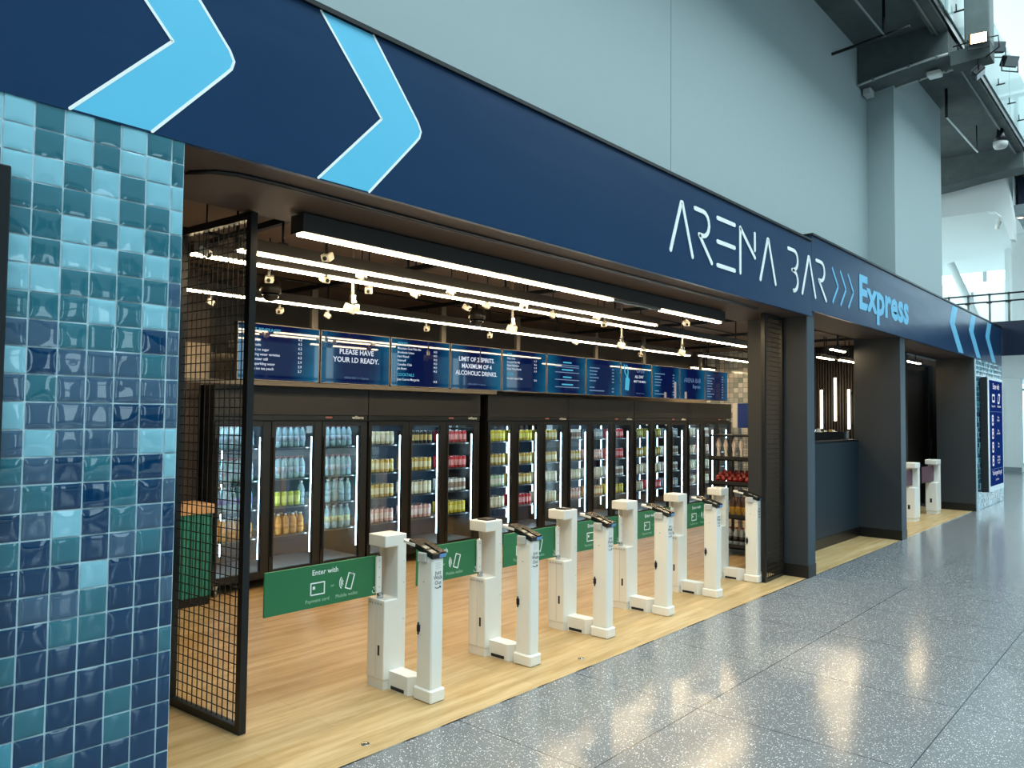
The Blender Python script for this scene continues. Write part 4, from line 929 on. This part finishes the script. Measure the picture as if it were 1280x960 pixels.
# parapet glass of the gallery and its clamps
for i, x in enumerate((-3.0, 1.5, 6.0, 10.5, 15.0)):
    m = MB(); m.box((x, 2.196, 6.76), (x+4.46, 2.212, 7.85), 'parapet_glass'); o = m.build('parapet_pane'); tag(o, 'pale glass balustrade pane of the gallery, %s from the left' % ORD[i+1], 'glass', 'glass balustrade panes of the gallery')
for i in range(9):
    x = 10.0+.95*i; m = MB(); m.tube([(x, 2.24, 6.90), (x, 2.08, 6.90)], .012, 'black_metal', 6); m.tube([(x, 2.17, 6.90), (x, 2.17, 7.0)], .008, 'black_metal', 6)
    o = m.build('glass_clamp'); tag(o, 'black pin clamp on the gallery balustrade, %s along the edge' % ORD[i+1], 'clamp', 'pin clamps on the balustrade')
m = MB(); m.box((10.92, 1.80, 6.385), (11.20, 2.08, 13.9), 'concrete_mid', bevel=.012); o = struct('wall_column', m)
t = thing('dome_camera', 'black dome camera with white collar under the slab edge, far right', 'camera', (15.1, 2.36, 6.62)); org = (15.1, 2.36, 6.62)
m = MB(org); m.lathe([(.05, .62), (.06, .50), (.12, .40)], 'black_metal', 14, None, (15.1, 2.36, 6.0)); m.build('mount', t); m = MB(org); m.lathe([(.11, .40), (.11, .33), (.09, .29), (.02, .28)], 'gate_grey', 14, None, (15.1, 2.36, 6.0)); m.build('lens_dome', t)

# ------------------------------------------------------------------ mezzanine beyond the shop
m = MB(); m.box((18.8, 1.0, 3.0), (34, 8, 3.72), 'hall_white'); struct('floor_mezzanine', m)
m = MB(); m.box((18.7, .6, 3.0), (18.8, 8, 3.72), 'navy'); struct('trim_3', m)
pl = [(8, 5.87), (3.0, 5.83), (2.86, 5.80), (2.76, 5.70), (2.70, 5.5), (2.62, 5.2), (2.55, 5.2), (2.55, 5.6), (2.60, 6.0), (2.70, 6.62), (8, 6.62)]
m = MB(); m.prism(pl, lambda u, v, t_: (t_, u, v), 17.6, 17.9, 'hall_white'); struct('wall_bulkhead', m)
m = MB(); m.add([(17.9, 8, 5.9), (17.9, 2.6, 5.9), (24, 2.9, 5.7), (24, 8, 5.7), (17.9, 8, 6.6), (17.9, 2.6, 6.6), (24, 2.9, 6.6), (24, 8, 6.6)], [(0, 3, 2, 1), (4, 5, 6, 7), (1, 2, 6, 5), (2, 3, 7, 6)], 'hall_white'); struct('ceiling_mezzanine', m)
m = MB(); m.box((18.3, .9, 5.98), (20, 2.58, 6.60), 'navy', bevel=.02); o = m.build('video_board'); tag(o, 'dark navy video board hanging beside the white bulkhead at far right', 'screen')
m = MB(); m.box((17.95, .9, 5.76), (20.4, 2.60, 5.96), 'hall_grey'); struct('ceiling_lip', m)
t = thing('downlight', 'small warm downlight under the grey lip at the right edge', 'light', (18.2, 2.52, 5.76)); m = MB((18.2, 2.52, 5.76)); m.lathe([(.07, 0), (.07, -.02), (.05, -.022)], 'gate_white', 14, None, (18.2, 2.52, 5.76)); m.build('ring', t); m = MB((18.2, 2.52, 5.76)); m.lathe([(.045, -.023), (.045, -.026)], 'down', 12, None, (18.2, 2.52, 5.76)); m.build('lamp_face', t)
t = thing('spotlight', 'small white spotlight on the white mezzanine soffit', 'light', (18.6, 2.95, 5.88)); org = (18.6, 2.95, 5.88); m = MB(org); m.tube([(18.6, 2.95, 5.9), (18.6, 2.95, 5.8)], .012, 'gate_white', 6); m.build('stem', t); m = MB(org); m.lathe([(.045, 0), (.045, -.16), (.03, -.17)], 'gate_white', 12, Matrix.Translation((18.6, 2.95, 5.82)) @ Matrix.Rotation(.3, 4, 'X')); m.build('housing', t)
for i, (x, y, wd) in enumerate(((21.6, 3.18, .15), (20.2, 2.78, .20))):
    m = MB(); m.box((x, y-wd, 3.72), (x+.35, y+wd, 5.95), 'hall_white'); struct('wall_post_%d' % (i+1), m)
m = MB(); m.tube([(22, 4.57, 5.66), (22, 3.86, 3.80)], .09, 'hall_white', 12); o = m.build('brace_strut'); tag(o, 'slanting white round brace behind the mezzanine railing', 'strut')
t = thing('railing', 'dark two rail railing along the mezzanine edge at far right', 'railing', (18.86, 3, 3.72)); org = (18.86, 3, 3.72)
for z in (4.33, 4.17): m = MB(org); m.tube([(18.86, .8, z), (18.86, 4.4, z)], .018, 'black_metal', 8); m.build('rail', t)
for y in (1.2, 1.9, 2.85, 3.2, 3.6, 3.97): m = MB(org); m.tube([(18.9, y, 3.72), (18.9, y, 4.36)], .022, 'conduit_grey', 8); m.box((18.84, y-.05, 4.14), (18.9, y+.05, 4.17), 'black_metal'); m.build('baluster', t)
m = MB(); m.box((27, 2, 3.72), (27.1, 8, 5.9), 'hall_white')
for y in (3.2, 4.1, 5.0, 5.9): m.box((26.97, y, 3.72), (27, y+.06, 5.6), 'hall_grey')
struct('wall_mezzanine', m)
m = MB(); m.box((29, 4.1, 0), (29.4, 8, 3.0), 'hall_white'); m.box((28.97, 4.1, 0), (29, 8, .15), 'hall_grey'); struct('wall_far', m)
for i, y in enumerate((4.75, 5.15)):
    m = MB(); m.box((28.9, y, 0), (29.0, y+.1, 2.6), 'hall_grey'); struct('door_%d' % (i+1), m)
# added warm spots, standing in for warm reflections on the hall floor
def spot(loc, target, power, size, name):
    l = bpy.data.lights.new(name, 'SPOT'); l.energy = power; l.color = (1, .82, .58); l.spot_size = size; l.spot_blend = .8; l.shadow_soft_size = .08
    o = bpy.data.objects.new(name, l); COL.objects.link(o); o.location = loc; o.rotation_euler = (Vector(target)-Vector(loc)).to_track_quat('-Z', 'Y').to_euler()
spot((11.0, 1.6, 6.1), (5.35, 1.95, 0), 4200, .10, 'floodlight_beam')
spot((11.0, 1.6, 6.1), (4.05, 2.25, 0), 2600, .09, 'floodlight_beam')
